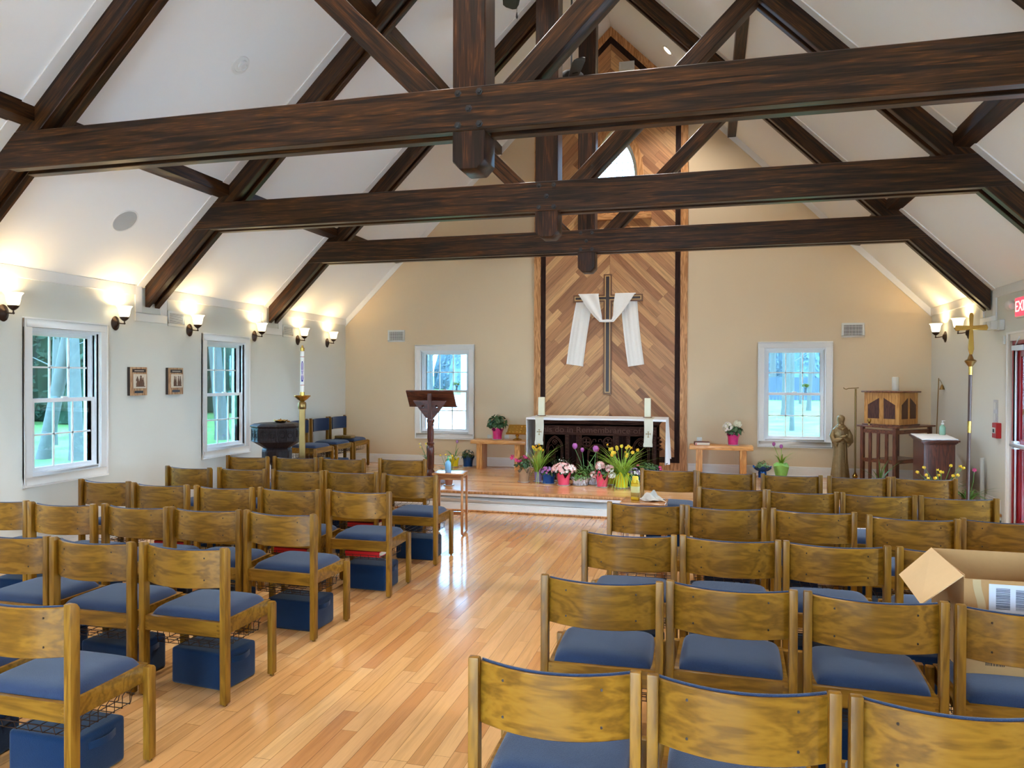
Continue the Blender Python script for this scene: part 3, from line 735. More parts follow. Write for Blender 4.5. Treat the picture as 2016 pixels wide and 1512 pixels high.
# red books lying in the racks
bk0 = None
for (x, y, sd, r_, who, dx) in ((-2.558, 5.197, 'left', 4, 'on the aisle', -.02), (-3.149, 6.239, 'left', 5, 'second from the aisle', .06), (-4.247, 5.098, 'left', 4, 'fourth from the aisle', 0), (-3.122, 5.15, 'left', 4, 'second from the aisle', -.05),
        (.116, 4.199, 'right', 3, 'second from the aisle', .05), (1.195, 4.205, 'right', 3, 'fourth from the aisle', -.03), (.093, 3.236, 'right', 2, 'second from the aisle', .0)):
    if bk0 is None:
        bk0 = bpy.data.objects.new('hymnal', None); COL.objects.link(bk0)
        m = MB(); m.box(-.145, .145, -.1, .1, 0, .004); m.box(-.145, .145, -.1, .1, .036, .04); m.box(-.145, .145, -.103, -.099, 0, .04); m.build('cover', M_red, bk0, bevel=.002)
        m = MB(); m.box(-.14, .14, -.098, .095, .004, .036); m.build('pages', M_page, bk0); KIDS[bk0.name] = [o for o in COL.objects if o.parent == bk0]; t = bk0
    else: t = copy_tree(bk0)
    t.location = (x + dx, y + .2, .271)
    tag(t, 'red book racked under the chair %s, %s, %s block' % (who, rown[r_], sd), 'book', 'red books in the chair racks')
# ---------------------------------------------------------------- wall lamps, vents, plaques, signs
M_shade, _nt, _b = _new('lamp_shade_glass')
_b.inputs['Base Color'].default_value = (1, .93, .78, 1); _b.inputs['Emission Color'].default_value = (1, .80, .45, 1); _b.inputs['Emission Strength'].default_value = 1.6; _b.inputs['Roughness'].default_value = .3
def sconce(x, y, s, label, group):
    """s = +1: on the left wall facing +x, -1: on the right wall"""
    t = thing('wall_sconce', label, 'wall lamp', (x, y, 2.2), 0 if s > 0 else PI, group)
    m = MB(); R = Matrix.Rotation(PI / 2, 4, 'Y')
    m.lathe([(.052, 0), (.055, .006), (.046, .014), (.03, .02), (.02, .034), (.008, .038)], 24, M=R, sx=1.35)
    m.build('backplate', M_bronze, t)
    m = MB(); m.tube([(.03, 0, .005), (.07, 0, -.003), (.105, 0, -.006), (.116, 0, .004), (.115, 0, .03)], .0065, 8); m.ball((.116, 0, -.004), .011, 6); m.build('arm', M_bronze, t)
    m = MB(); m.lathe([(.006, .018), (.02, .026), (.038, .044), (.045, .056), (.044, .062), (.02, .06)], 22, (.115, 0, 0)); m.build('cup', M_bronze, t)
    m = MB(); o = [(.034, .06), (.045, .075), (.052, .1), (.056, .13), (.062, .152), (.077, .172)]
    m.lathe(o + [(r - .004, z) for r, z in reversed(o)], 28, (.115, 0, 0)); m.build('shade', M_shade, t, fix=True)
    m = MB(); m.ball((.115, 0, .11), .022, 8); m.build('bulb', M_bulb, t)
    ld = bpy.data.lights.new('sconce_light', 'POINT'); ld.energy = 2.5; ld.color = (1, .74, .38); ld.shadow_soft_size = .02
    lo = bpy.data.objects.new('sconce_light', ld); COL.objects.link(lo); lo.parent = t; lo.location = (.115, 0, .14)
    return t
M_bulb = emis('warm_bulb', (1, .8, .5, 1), 12.0)
sl = ['nearest the camera, cut by the picture edge', 'between the near window and the plaques', 'above the gap left of the second window', 'right of the second window', 'behind the paschal candle', 'nearest the far corner']
for y, l in zip((5.139, 6.403, 7.538, 8.835, 9.927, 10.813), sl):
    sconce(XL, y, 1, 'lit bronze sconce on the left wall, %s' % l, 'wall sconces on the left wall')
for y, q in ((3.85, 'first'), (2.4, 'second')): sconce(XL, y, 1, 'lit bronze sconce on the left wall, %s one beyond the picture edge' % q, 'wall sconces on the left wall')
sconce(XR, 10.807, -1, 'lit bronze sconce on the right wall nearest the far corner', 'wall sconces on the right wall')
sconce(XR, 9.906, -1, 'lit bronze sconce on the right wall behind the processional cross', 'wall sconces on the right wall')

def vent(label, kind, mpf, u0, u1, z0, z1, group=None):
    """register flush on a wall; mpf(u, d, z) with d negative into the room"""
    a = mpf((u0 + u1) / 2, 0, (z0 + z1) / 2)
    t = thing('wall_vent', label, 'air vent', a, 0, group); w, h = u1 - u0, z1 - z0
    def B(m, p, q, d0, d1, r, s_, mi=0):
        P, Q = mpf(p + (u0 + u1) / 2, d0, 0), mpf(q + (u0 + u1) / 2, d1, 0)
        m.box(min(P[0], Q[0]) - a[0], max(P[0], Q[0]) - a[0], min(P[1], Q[1]) - a[1], max(P[1], Q[1]) - a[1], r, s_, mi)
    f = MB(); k = .028
    B(f, -w / 2, w / 2, -.012, 0, h / 2 - k, h / 2); B(f, -w / 2, w / 2, -.012, 0, -h / 2, -h / 2 + k)
    B(f, -w / 2, -w / 2 + k, -.012, 0, -h / 2 + k, h / 2 - k); B(f, w / 2 - k, w / 2, -.012, 0, -h / 2 + k, h / 2 - k)
    f.build('frame', M_grille, t, bevel=.003)
    b = MB(); B(b, -w / 2 + k, w / 2 - k, -.002, -.0005, -h / 2 + k, h / 2 - k); b.build('shade_sheet', M_ductshade, t)  # flat dark sheet, its colour stands for the shade behind the louvres
    g = MB()
    if kind == 'v':
        n = 14
        for i in range(n): x = -w / 2 + k + (w - 2 * k) * (i + .5) / n; B(g, x - .0035, x + .0035, -.009, -.002, -h / 2 + k, h / 2 - k)
        for q in (-.25, 0, .25): B(g, -w / 2 + k, w / 2 - k, -.0095, -.006, q * h - .002, q * h + .002)
    else:
        n = 9
        for i in range(n): z = -h / 2 + k + (h - 2 * k) * (i + .5) / n; B(g, -w / 2 + k, w / 2 - k, -.009, -.003, z - .005, z + .003)
    g.build('louvres', M_grille, t)
    return t
vent('white air vent on the far wall left of the altar panel', 'v', fwall_map, -5.11, -4.813, 2.236, 2.431, 'vents on the far wall')
vent('white air vent on the far wall above the statue', 'v', fwall_map, 1.818, 2.117, 2.237, 2.441, 'vents on the far wall')
vent('white air vent on the left wall beside the middle truss foot', 'h', lwall_map, 7.17, 7.44, 2.225, 2.40, 'vents on the left wall')
vent('white air vent on the left wall beside the farthest truss foot', 'h', lwall_map, 9.52, 9.79, 2.23, 2.405, 'vents on the left wall')
vent('small grey vent near the peak of the oak panel', 'h', lambda u, d, z: (u, YF - .023 + d, z), -1.33, -1.10, 6.28, 6.43)
M_plq = wood('plaque_wood', rgb(150, 110, 78), rgb(196, 158, 120), 'z', .5, 2)
M_plqd = plain('plaque_dark_edge', rgb(44, 30, 24), .5); M_ivory = plain('ivory_tile', rgb(212, 198, 178), .5); M_sepia = plain('sepia_relief', rgb(96, 66, 48), .6, var=.3, scale=80)
M_slate = plain('slate_label', rgb(48, 56, 66), .4)
def plaque(y, label, figs, words):
    t = thing('station_plaque', label, 'plaque', (XL, y, 1.605), 0, 'wooden plaques on the left wall')
    w, h = .245, .30
    MB().box(0, .032, -w / 2, w / 2, -h / 2, h / 2).build('back_board', M_plqd, t, bevel=.002)
    MB().box(.032, .036, -w / 2 + .004, w / 2, -h / 2, h / 2).build('face', M_plq, t)
    MB().box(.036, .041, -.09, .10, .095, .13).build('title_strip', M_plqd, t)
    MB().box(.041, .042, -.065, .07, .108, .115).build('title_line', M_ivory, t)
    MB().box(.036, .046, -.082, .105, -.075, .078).build('tile', M_ivory, t, bevel=.003)
    m = MB(); rr = random.Random(len(label))
    for (cy, base, top, wd) in figs:
        m.lathe([(wd * .9, 0), (wd, (top - base) * .3), (wd * .55, (top - base) * .7), (wd * .3, (top - base) * .84), (wd * .45, (top - base) * .9), (wd * .3, (top - base)), (.0005, (top - base) * 1.02)], 8, (.047, cy, base), sx=.3)
    m.box(.046, .05, -.05, .08, -.058, -.05); m.build('relief', M_sepia, t)
    MB().box(.036, .04, -.06, .062, -.125, -.1).build('label_strip', M_slate, t)
plaque(6.69, 'left one of two small wooden relief plaques between the left windows', [(-.02, -.05, .02, .03), (.02, -.05, .06, .028), (.05, -.05, .04, .02), (-.03, .0, .05, .02)], '')
plaque(7.264, 'right one of two small wooden relief plaques between the left windows', [(-.035, -.05, .055, .016), (-.012, -.05, .05, .014), (.03, -.05, .058, .016), (.06, -.05, .055, .018)], '')
# thing group on the right wall above and beside the door
M_signred, _nt, _b = _new('exit_sign_red'); _b.inputs['Base Color'].default_value = rgb(230, 20, 30); _b.inputs['Emission Color'].default_value = (1, .03, .05, 1); _b.inputs['Emission Strength'].default_value = 1.1
M_signlt, _nt, _b = _new('exit_sign_letter'); _b.inputs['Base Color'].default_value = rgb(255, 150, 140); _b.inputs['Emission Color'].default_value = (1, .35, .3, 1); _b.inputs['Emission Strength'].default_value = 1.2
M_plas = plain('grey_white_plastic', rgb(206, 206, 200), .4)
t = thing('exit_sign', 'red lit EXIT sign above the red door, cut by the picture edge', 'exit sign', (XR, 8.24, 2.36))
MB().box(-.045, 0, -.165, .165, -.105, .10).build('housing', M_plas, t, bevel=.004)
MB().box(-.05, -.045, -.158, .158, -.088, .088).build('face', M_signred, t, bevel=.002)
text('EXIT', .15, M_signlt, t, (-.051, 0, 0), (PI / 2, 0, -PI / 2), .001, 'letters')
MB().lathe([(.03, 0), (.045, .03), (.052, .06), (.05, .066), (.001, .068)], 20, M=Matrix.Translation((-.05, .225, .02)) @ Matrix.Rotation(-PI / 2.4, 4, 'X')).build('lamp_head', M_plas, t)
t = thing('emergency_light', 'white twin emergency light unit under the right truss foot', 'emergency light', (XR, 8.93, 2.22))
MB().box(-.05, 0, -.13, .05, -.055, .055).build('housing', M_plas, t, bevel=.006)
for y_, z_ in ((.1, 0), (-.03, 0)):
    m = MB(); m.box(-.115, -.045, y_ - .055, y_ + .055, -.045, .045); m.box(-.12, -.112, y_ - .048, y_ + .048, -.038, .038)
    m.build('lamp_head', M_plas, t, bevel=.008, seg=2)
tag(MB().box(-.03, 0, -.025, .025, -.045, .045).build('door_sensor', M_plas, None, (XR, 8.77, 2.06), bevel=.004), 'tiny white sensor box at the top corner of the red door', 'sensor')
t = thing('switch_panel', 'pale wall switch panel left of the red door', 'switch panel', (XR, 9.02, 1.31)); MB().box(-.012, 0, -.055, .055, -.125, .125).build('plate', plain('grey_plate', rgb(190, 188, 190), .4), t, bevel=.003)
for z_ in (.06, -.06): MB().box(-.016, -.012, -.03, .03, z_ - .04, z_ + .04).build('switch', M_plas, t, bevel=.002)
t = thing('fire_alarm', 'red fire alarm pull box beside the red door', 'fire alarm', (XR, 8.93, 1.115))
MB().box(-.05, 0, -.06, .06, -.08, .08).build('box', plain('alarm_red', rgb(176, 24, 30), .35), t, bevel=.004)
MB().box(-.055, -.05, -.045, .045, -.03, .03).build('pull_handle', M_plas, t, bevel=.003); MB().box(-.058, -.055, -.02, .02, -.02, .015).build('slot', M_black, t)
m = MB(); m.tube([(0, 0, 0), (0, 0, .05), (0, .02, .52)], .022, 12); m.lathe([(.033, .02), (.033, .05), (.03, .055)], 16); m.tube([(0, 0, .02), (0, -.35, 0)], .016, 8)
tag(m.build('wall_pipe', M_plas, None, (XR - .045, 9.28, ZP + .02)), 'white pipe stub on the right wall behind the daffodils', 'pipe')
for x, z, l in ((-3.36, .69, 'white wall outlet behind the left bench, left of the pink pot'), (-.125, .725, 'white wall outlet behind the book on the right bench')):
    t = thing('wall_outlet', l, 'outlet', (x, YF, z)); MB().box(-.037, .037, -.007, 0, -.057, .057).build('plate', M_plas, t, bevel=.002)
    for q in (-.02, .02): MB().box(-.014, .014, -.009, -.007, q - .013, q + .013).build('socket', M_grille, t, bevel=.001)
t = thing('wall_outlet', 'white wall outlet on the far wall hidden low behind the bench', 'outlet', (-3.08, YF, .69)); MB().box(-.037, .037, -.007, 0, -.057, .057).build('plate', M_plas, t, bevel=.002)

# ---------------------------------------------------------------- wall cross with white drape
t = thing('wall_cross', 'tall inlaid wooden cross hanging on the chevron panel', 'cross', (-1.486, YF - .05, 1.409))
M_cb = plain('cross_brown', rgb(110, 70, 36), .4); M_cl = plain('cross_inlay_light', rgb(206, 160, 96), .4); M_cdk = plain('cross_inlay_dark', rgb(48, 28, 22), .4)
def crosspoly(i):
    a, top, z0, z1, hx = .062 - i, 1.823 - i, 1.424 + i, 1.508 - i, .528 - i
    z0, z1 = 1.405 + i, 1.512 - i
    return [(-a, i), (a, i), (a, z0), (hx, z0), (hx, z1), (a, z1), (a, top), (-a, top), (-a, z1), (-hx, z1), (-hx, z0), (-a, z0)]
MB().prism(crosspoly(0), 0, .022).build('body', M_cb, t, bevel=.003)
MB().prism(crosspoly(.022), -.004, 0).build('light_inlay', M_cl, t)
MB().prism(crosspoly(.036), -.007, -.004).build('dark_inlay', M_cdk, t)
MB().box(-.03, .03, .022, .05, 1.2, 1.5).build('hanger', M_cb, t)
M_lin = plain('white_linen', rgb(236, 232, 226), .9, var=.03, scale=40, bump=.15, bscale=90, sheen=.2)
m = MB()
def lerp(a, b, t_): return a + (b - a) * t_
def poly_at(pts, u):
    ln = [math.dist(p, q) for p, q in zip(pts, pts[1:])]; T = u * sum(ln)
    for i, l in enumerate(ln):
        if T <= l or i == len(ln) - 1: f = min(1, T / l); return tuple(lerp(pts[i][k], pts[i + 1][k], f) for k in range(len(pts[i])))
        T -= l
yc = YF - .05
upper = [(-1.623, 2.928), (-1.60, 2.78), (-1.567, 2.60), (-1.56, 2.535), (-1.491, 2.543), (-1.42, 2.535), (-1.398, 2.60), (-1.392, 2.78), (-1.369, 2.93)]
lower = [(-1.925, 2.925), (-1.80, 2.73), (-1.70, 2.60), (-1.60, 2.503), (-1.491, 2.497), (-1.385, 2.503), (-1.28, 2.62), (-1.18, 2.76), (-1.072, 2.925)]
def swag(u, v):
    a = poly_at(upper, u); b = poly_at(lower, u)
    x, z = lerp(a[0], b[0], v), lerp(a[1], b[1], v)
    return (x, yc - .022 - .02 * math.sin(PI * u) - .012 * math.sin(v * PI * 3 + u * 6) * (.4 + .6 * abs(u - .5)) - .01, z)
m.grid(swag, 48, 12, thick=(0, .004, 0))
def tail(q, yy):
    def f(u, v):
        a = (lerp(q[0][0], q[1][0], u), lerp(q[0][1], q[1][1], u)); b = (lerp(q[3][0], q[2][0], u), lerp(q[3][1], q[2][1], u))
        return (lerp(a[0], b[0], v) - .012 * math.sin(PI * v), yy + .009 * math.sin(u * 9 + v * 1.5) + .004 * math.sin(u * 23), lerp(a[1], b[1], v))
    return f
m.grid(tail([(-1.955, 2.90), (-1.70, 2.90), (-1.857, 1.83), (-2.122, 1.869)], yc + .012), 20, 16, thick=(0, .003, 0))
m.grid(tail([(-1.295, 2.90), (-1.047, 2.90), (-.933, 1.862), (-1.176, 1.826)], yc + .012), 20, 16, thick=(0, .003, 0))
for q0, q1 in ((-1.93, -1.62), (-1.37, -1.065)):   # over the arm
    m.grid(lambda u, v: (lerp(q0, q1, u), yc - .030 + .052 * v + 0, 2.924 + .012 * math.sin(PI * v)), 8, 6, thick=(0, 0, .003))
o = m.build('drape', M_lin, None); o.data.transform(Matrix.Translation((1.49, -yc, -2.5))); o.location = (-1.49, yc, 2.5)
tag(o, 'white cloth draped over the arms of the wall cross', 'drape')
# ---------------------------------------------------------------- altar
M_alt = wood('altar_dark_oak', rgb(50, 30, 25), rgb(72, 46, 38), 'x', .7, 1.4, vary=0, spec=.06)
M_altr = plain('altar_recess', rgb(34, 21, 19), .9, spec=.02)
AX0, AX1, AY0, AY1, AT = -2.335, -.605, 10.19, 10.78, 1.095
AC = (AX0 + AX1) / 2
t = thing('altar', 'dark carved wooden altar with gothic panels behind the flowers', 'altar', (AC, AY0, ZP)); H = AT - ZP; hw = (AX1 - AX0) / 2
m = MB(); m.box(-hw + .06, hw - .06, .05, AY1 - AY0, 0, H - .06); m.build('carcass', M_altr, t)
m = MB(); m.box(-hw + .03, hw - .03, .02, AY1 - AY0, 0, .07); m.box(-hw + .045, hw - .045, .03, AY1 - AY0, .07, .1); m.build('plinth', M_alt, t, bevel=.004)
m = MB()
for k, (d, z0, z1) in enumerate(((.0, .045, 0), (.018, .06, .045), (.034, .075, .06), (.05, .1, .075))): m.box(-hw + d, hw - d, d, AY1 - AY0, H - z0, H - z1)
m.build('mensa', M_alt, t, bevel=.005)
m = MB(); m.box(-hw + .065, hw - .065, .035, .06, H - .215, H - .10); m.box(-hw + .06, hw - .06, .028, .06, H - .228, H - .213); m.box(-hw + .06, hw - .06, .028, .06, H - .108, H - .098); m.build('frieze', M_alt, t, bevel=.003)
text('This do in Remembrance of Me', .11, plain('carved_letters', rgb(88, 60, 50), .6, spec=.1), t, (-.03, .033, H - .158), (PI / 2, 0, 0), .004, 'inscription', sx=1.16)
zb, zt_ = .1, H - .228
for x in (-hw + .10, -hw + .445, -hw + .60, hw - .60, hw - .445, hw - .10):
    m = MB(); w_ = .028; m.box(x - w_, x + w_, .035, .075, zb, zt_); m.box(x - w_ * .55, x + w_ * .55, .022, .04, zb + .03, zt_ - .03); m.build('pilaster', M_alt, t, bevel=.006)
for x in (-hw + .52, hw - .52):
    m = MB(); m.lathe([(.022, 0), (.026, .02), (.018, .035), (.018, zt_ - zb - .05), (.028, zt_ - zb - .02), (.028, zt_ - zb)], 12, (x, .06, zb)); m.build('column', M_altr, t)
def torus(mb, cx, cz, R, r, y, a0=0, a1=2 * PI, n=28):
    pts = [(cx + R * math.cos(a0 + (a1 - a0) * i / n), y, cz + R * math.sin(a0 + (a1 - a0) * i / n)) for i in range(n + (0 if abs(a1 - a0 - 2 * PI) < 1e-6 else 1))]
    mb.tube(pts, r, 6, closed=abs(a1 - a0 - 2 * PI) < 1e-6)
for s in (-1, 1):
    m = MB(); cx = s * (hw - .272); w_ = .115; zs = zt_ - .19
    m.box(cx - w_ - .03, cx + w_ + .03, .05, .056, zb, zt_)
    for k in (0, .02):
        P = arch(cx, w_ - k, zb + .04, zs, zt_ - .02 - k); m.tube([(a, .045, b) for a, b in P], .007, 6, closed=True)
    for q in (-1, 1): P = arch(cx + q * .048, .04, zb + .06, zs - .03, zs + .05); m.tube([(a, .045, b) for a, b in P], .005, 5, closed=True)
    torus(m, cx, zs + .085, .032, .005, .045)
    for a in range(4): m.tube([(cx, .043, zs + .085), (cx + .03 * math.cos(a * PI / 2 + PI / 4), .043, zs + .085 + .03 * math.sin(a * PI / 2 + PI / 4))], .006, 5)
    for a in range(5): torus(m, cx + .045 * math.cos(a * 1.3), zb + .1 + .05 * a, .018, .005, .045)
    m.build('side_panel', M_alt, t)
m = MB(); m.box(-.235, .235, .05, .056, zb, zt_); m.box(-.235, -.215, .036, .05, zb, zt_); m.box(.215, .235, .036, .05, zb, zt_)
cz = zt_ - .095
for s in (-1, 1):
    torus(m, s * .15, cz, .068, .008, .045); torus(m, s * .15, cz, .05, .004, .046)
    for a in range(4): m.box(-.008, .008, -.004, .004, .006, .044, M=Matrix.Translation((s * .15, .045, cz)) @ Matrix.Rotation(a * PI / 2, 4, 'Y')); m.box(-.016, .016, -.003, .003, .034, .044, M=Matrix.Translation((s * .15, .045, cz)) @ Matrix.Rotation(a * PI / 2, 4, 'Y'))
    torus(m, s * .04, cz + .02, .022, .006, .045, -PI * .2, PI * 1.2, 14); torus(m, s * .075, cz + .02, .015, .005, .045, PI * .8, PI * 2.2, 12)
    torus(m, s * .19, cz - .12, .024, .006, .045, 0, PI * 1.5, 14)
torus(m, 0, zb + .27, .125, .011, .045, 0, PI, 24); torus(m, 0, zb + .27, .105, .005, .046, 0, PI, 24)
m.box(-.136, -.114, .036, .05, zb, zb + .27); m.box(.114, .136, .036, .05, zb, zb + .27); m.box(-.008, .008, .04, .05, zb, zb + .37)
for a in range(1, 8): m.tube([(0, .048, zb + .27), (.1 * math.cos(a * PI / 8), .048, zb + .27 + .1 * math.sin(a * PI / 8))], .003, 4)
m.build('central_panel', M_alt, t)
m = MB()
for s in (-1, 1):
    for k in range(4): m.lathe([(.012, 0), (.03 + .004 * k, .02), (.012, .04)], 10, (s * (hw - .035 + .012 * (k % 2)), .06, zt_ - .04 - k * .05))
m.build('scroll_brackets', M_alt, t)
# cloth
M_wcl = plain('white_altar_cloth', rgb(238, 238, 240), .85, var=.01, bump=.06, bscale=60, sheen=.15)
cx0, cx1, cy0, cy1, ct = -2.452, -.545, 10.15, 10.86, AT + .004
m = MB(); m.grid(lambda u, v: (lerp(cx0, cx1, u), lerp(cy0, cy1, v), ct + .001 * math.sin(u * 30)), 30, 4, thick=(0, 0, .004))
m.grid(lambda u, v: (lerp(cx0, cx1, u), cy0 - .002 - .004 * math.sin(u * 22) * v, ct + .004 - (.026 + .006 * math.sin(u * 7)) * v), 40, 2, thick=(0, .003, 0))
def drop(x, zend, sg):
    def f(u, v):
        y = lerp(cy0, cy1, u); return (x + sg * (.016 * math.sin(u * 17 + 1) + .01 * math.sin(u * 31)) * v - sg * .012 * v, y + .01 * math.sin(v * 3), ct + .003 - (ct - zend - .03 * math.sin(u * 9)) * v)
    return f
m.grid(drop(cx0, .53, 1), 30, 12, thick=(.004, 0, 0)); m.grid(drop(cx1, .49, -1), 30, 12, thick=(.004, 0, 0))
o = m.build('altar_cloth', M_wcl, None); o.data.transform(Matrix.Translation((-AC, -AY0, -ct))); o.location = (AC, AY0, ct)
tag(o, 'white cloth covering the altar top and hanging over both ends', 'altar cloth')
M_ruc = plain('cream_damask', rgb(226, 220, 200), .7, var=.05, scale=60, bump=.15, bscale=120); M_gold = plain('gold_thread', rgb(170, 140, 86), .5, .3)
M_cand = plain('ivory_wax', rgb(238, 230, 200), .5, var=.01)
for x, zb_, cd, lab, l2 in ((-2.262, .728, -2.315, 'left', 'left'), (-.772, .735, -.815, 'right', 'right')):
    t = thing('altar_stole', 'cream banner strip with gold cross hanging on the %s of the altar front' % lab, 'banner', (x, cy0 - .01, ct), 0, 'cream strips on the altar')
    m = MB()
    def strip(u, v):
        w_ = .055 + (.006 if v > .86 else 0) * 1 + .004 * (1 - v)
        return (lerp(-w_, w_, u) + .004 * math.sin(v * 5), -.002 - .006 * math.sin(v * 7 + u * 2), .008 - (ct + .008 - zb_) * v)
    m.grid(strip, 8, 20, thick=(0, .003, 0)); m.grid(lambda u, v: (lerp(-.055, .055, u), .0 + .5 * v, .008), 4, 4, thick=(0, 0, .002)); m.build('cloth', M_ruc, t)
    m = MB(); zc = -.19
    for a in range(4):
        R = Matrix.Translation((0, -.012, zc)) @ Matrix.Rotation(a * PI / 2, 4, 'Y'); L_ = .045 if a == 2 else .032
        m.box(-.004, .004, -.001, .001, 0, L_, M=R); m.box(-.013, .013, -.001, .001, L_ - .008, L_, M=R)
    m.build('gold_cross', M_gold, t)
    t = thing('pillar_candle', 'thick ivory pillar candle on the %s end of the altar' % lab, 'candle', (cd + .005, 10.5, ct + .011), 0, 'ivory candles on the altar')
    MB().lathe([(.0, 0), (.062, 0), (.066, .004), (.062, .008)], 24).build('base_plate', plain('candle_plate', rgb(120, 72, 44), .4), t)
    MB().box(-.042, .042, -.042, .042, .008, .268).build('wax', M_cand, t, bevel=.006, seg=2)
    MB().tube([(0, 0, .268), (0, 0, .282)], .002, 5).build('wick', M_black, t)

# ---------------------------------------------------------------- benches, books, stand
M_bench = wood('light_oak_x', rgb(188, 126, 66), rgb(222, 164, 98), 'x', .35, 1.0, coat=.2); M_benchz = wood('light_oak_z', rgb(188, 126, 66), rgb(222, 164, 98), 'z', .35, 1.0, coat=.2)
def bench(x0, x1, y0, label, legw, legd):
    t = thing('bench', label, 'bench', ((x0 + x1) / 2, y0 + .17, ZP), 0, 'low oak benches by the far wall'); w_ = (x1 - x0) / 2
    MB().box(-w_, w_, -.17, .17, .392, .452).build('top', M_bench, t, bevel=.008, seg=2)
    for s in (-1, 1):
        MB().box(s * (w_ - .135) - legw, s * (w_ - .135) + legw, -.14, .14 if legd else .14, 0, .392).build('leg', M_benchz, t, bevel=.004)
bench(-3.54, -2.665, 10.99, 'low oak bench left of the altar with pink pot and brass stand', .045, 1)
bench(-.258, .615, 10.99, 'low oak bench right of the altar with book and hydrangea', .045, 1)
BT = ZP + .452
t = thing('missal_stand', 'ornate brass book stand on the left bench', 'book stand', (-2.83, 11.14, BT))
MB().lathe([(.07, 0), (.072, .01), (.05, .022), (.02, .035), (.016, .05), (.028, .065), (.03, .078), (.018, .09), (.016, .11), (.03, .125)], 20).build('pedestal', M_brass, t)
R = Matrix.Translation((0, 0, .165)) @ Matrix.Rotation(math.radians(38), 4, 'X')
m = MB(); m.box(-.15, .15, -.1, .1, -.006, .006, M=R); m.box(-.155, .155, -.112, -.098, -.008, .025, M=R)
for i in range(5):
    for j in range(3): m.lathe([(.02, 0), (.014, .006), (.004, .009)], 8, (0, 0, 0), M=R @ Matrix.Translation((-.11 + i * .055, -.06 + j * .06, .006)))
m.build('desk', plain('ornate_brass', rgb(186, 142, 62), .28, .9, var=.3, scale=60, bump=.5, bscale=90), t, bevel=.002)
t = thing('prayer_book', 'dark red book with ribbon lying on the right bench', 'book', (-.085, 11.12, BT), .08)
m = MB(); m.box(-.105, .105, -.08, .08, 0, .005); m.box(-.105, .105, -.08, .08, .038, .043); m.box(-.108, -.103, -.08, .08, 0, .043); m.build('cover', plain('maroon_leather', rgb(96, 40, 36), .5), t, bevel=.002)
MB().box(-.1, .1, -.077, .077, .005, .038).build('pages', M_page, t); MB().box(-.09, -.082, -.1, -.078, -.012, .03).build('ribbon', M_red, t)

# ---------------------------------------------------------------- lectern
M_mah = wood('mahogany', rgb(66, 30, 22), rgb(98, 48, 34), 'z', .3, 1.3, coat=.4, vary=0); M_mahx = wood('mahogany_x', rgb(66, 30, 22), rgb(98, 48, 34), 'x', .3, 1.3, coat=.4, vary=0)
t = thing('lectern', 'dark red turned wood lectern with slanted top before the left far window', 'lectern', (-3.545, 9.3, ZP))
z0 = -ZP
m = MB(); m.prism([(-.06, 1.476 + z0), (-.04, 1.488 + z0), (.095, 1.282 + z0), (.072, 1.268 + z0)], -.33, .33, 'yz'); m.build('desk', M_mahx, t, bevel=.004)
m = MB(); m.box(-.33, .33, .07, .135, 1.262 + z0, 1.28 + z0); m.build('ledge', M_mahx, t, bevel=.003)
m = MB(); m.box(-.03, .03, -.045, .03, .60, 1.2); m.build('neck', M_mah, t, bevel=.004)
for s in (-1, 1):
    br = MB(); tri = [(s * .03, 1.35 + z0), (s * .235, 1.35 + z0), (s * .22, 1.325 + z0), (s * .05, 1.12 + z0), (s * .03, 1.12 + z0)]
    hc = [(s * .095 + .018 * math.cos(a * PI / 4), 1.275 + z0 + .018 * math.sin(a * PI / 4)) for a in range(8)]
    slab_with_holes('bracket', [tri, hc], lambda a, b: (a, -.035, b), Vector((0, .03, 0)), M_mahx, t)
pf = [(.05, .86), (.052, .83), (.038, .8), (.046, .785), (.046, .775), (.03, .765), (.036, .75), (.042, .73), (.042, .6), (.036, .56), (.05, .545), (.05, .53), (.04, .515), (.046, .5), (.05, .47), (.046, .22), (.038, .2), (.055, .17), (.062, .14), (.055, .11), (.04, .09), (.05, .08)]
MB().lathe([(r, z) for r, z in reversed(pf)], 8 if 0 else 20).build('turned_post', M_mah, t)
m = MB()
for a in range(4):
    R = Matrix.Rotation(a * PI / 2 + PI / 4, 4, 'Z'); m.prism([(.02, .02), (.2, .0), (.24, .0), (.24, .03), (.18, .06), (.02, .16)], -.025, .025, 'xz', M=R)
m.build('cross_foot', M_mah, t, bevel=.005)

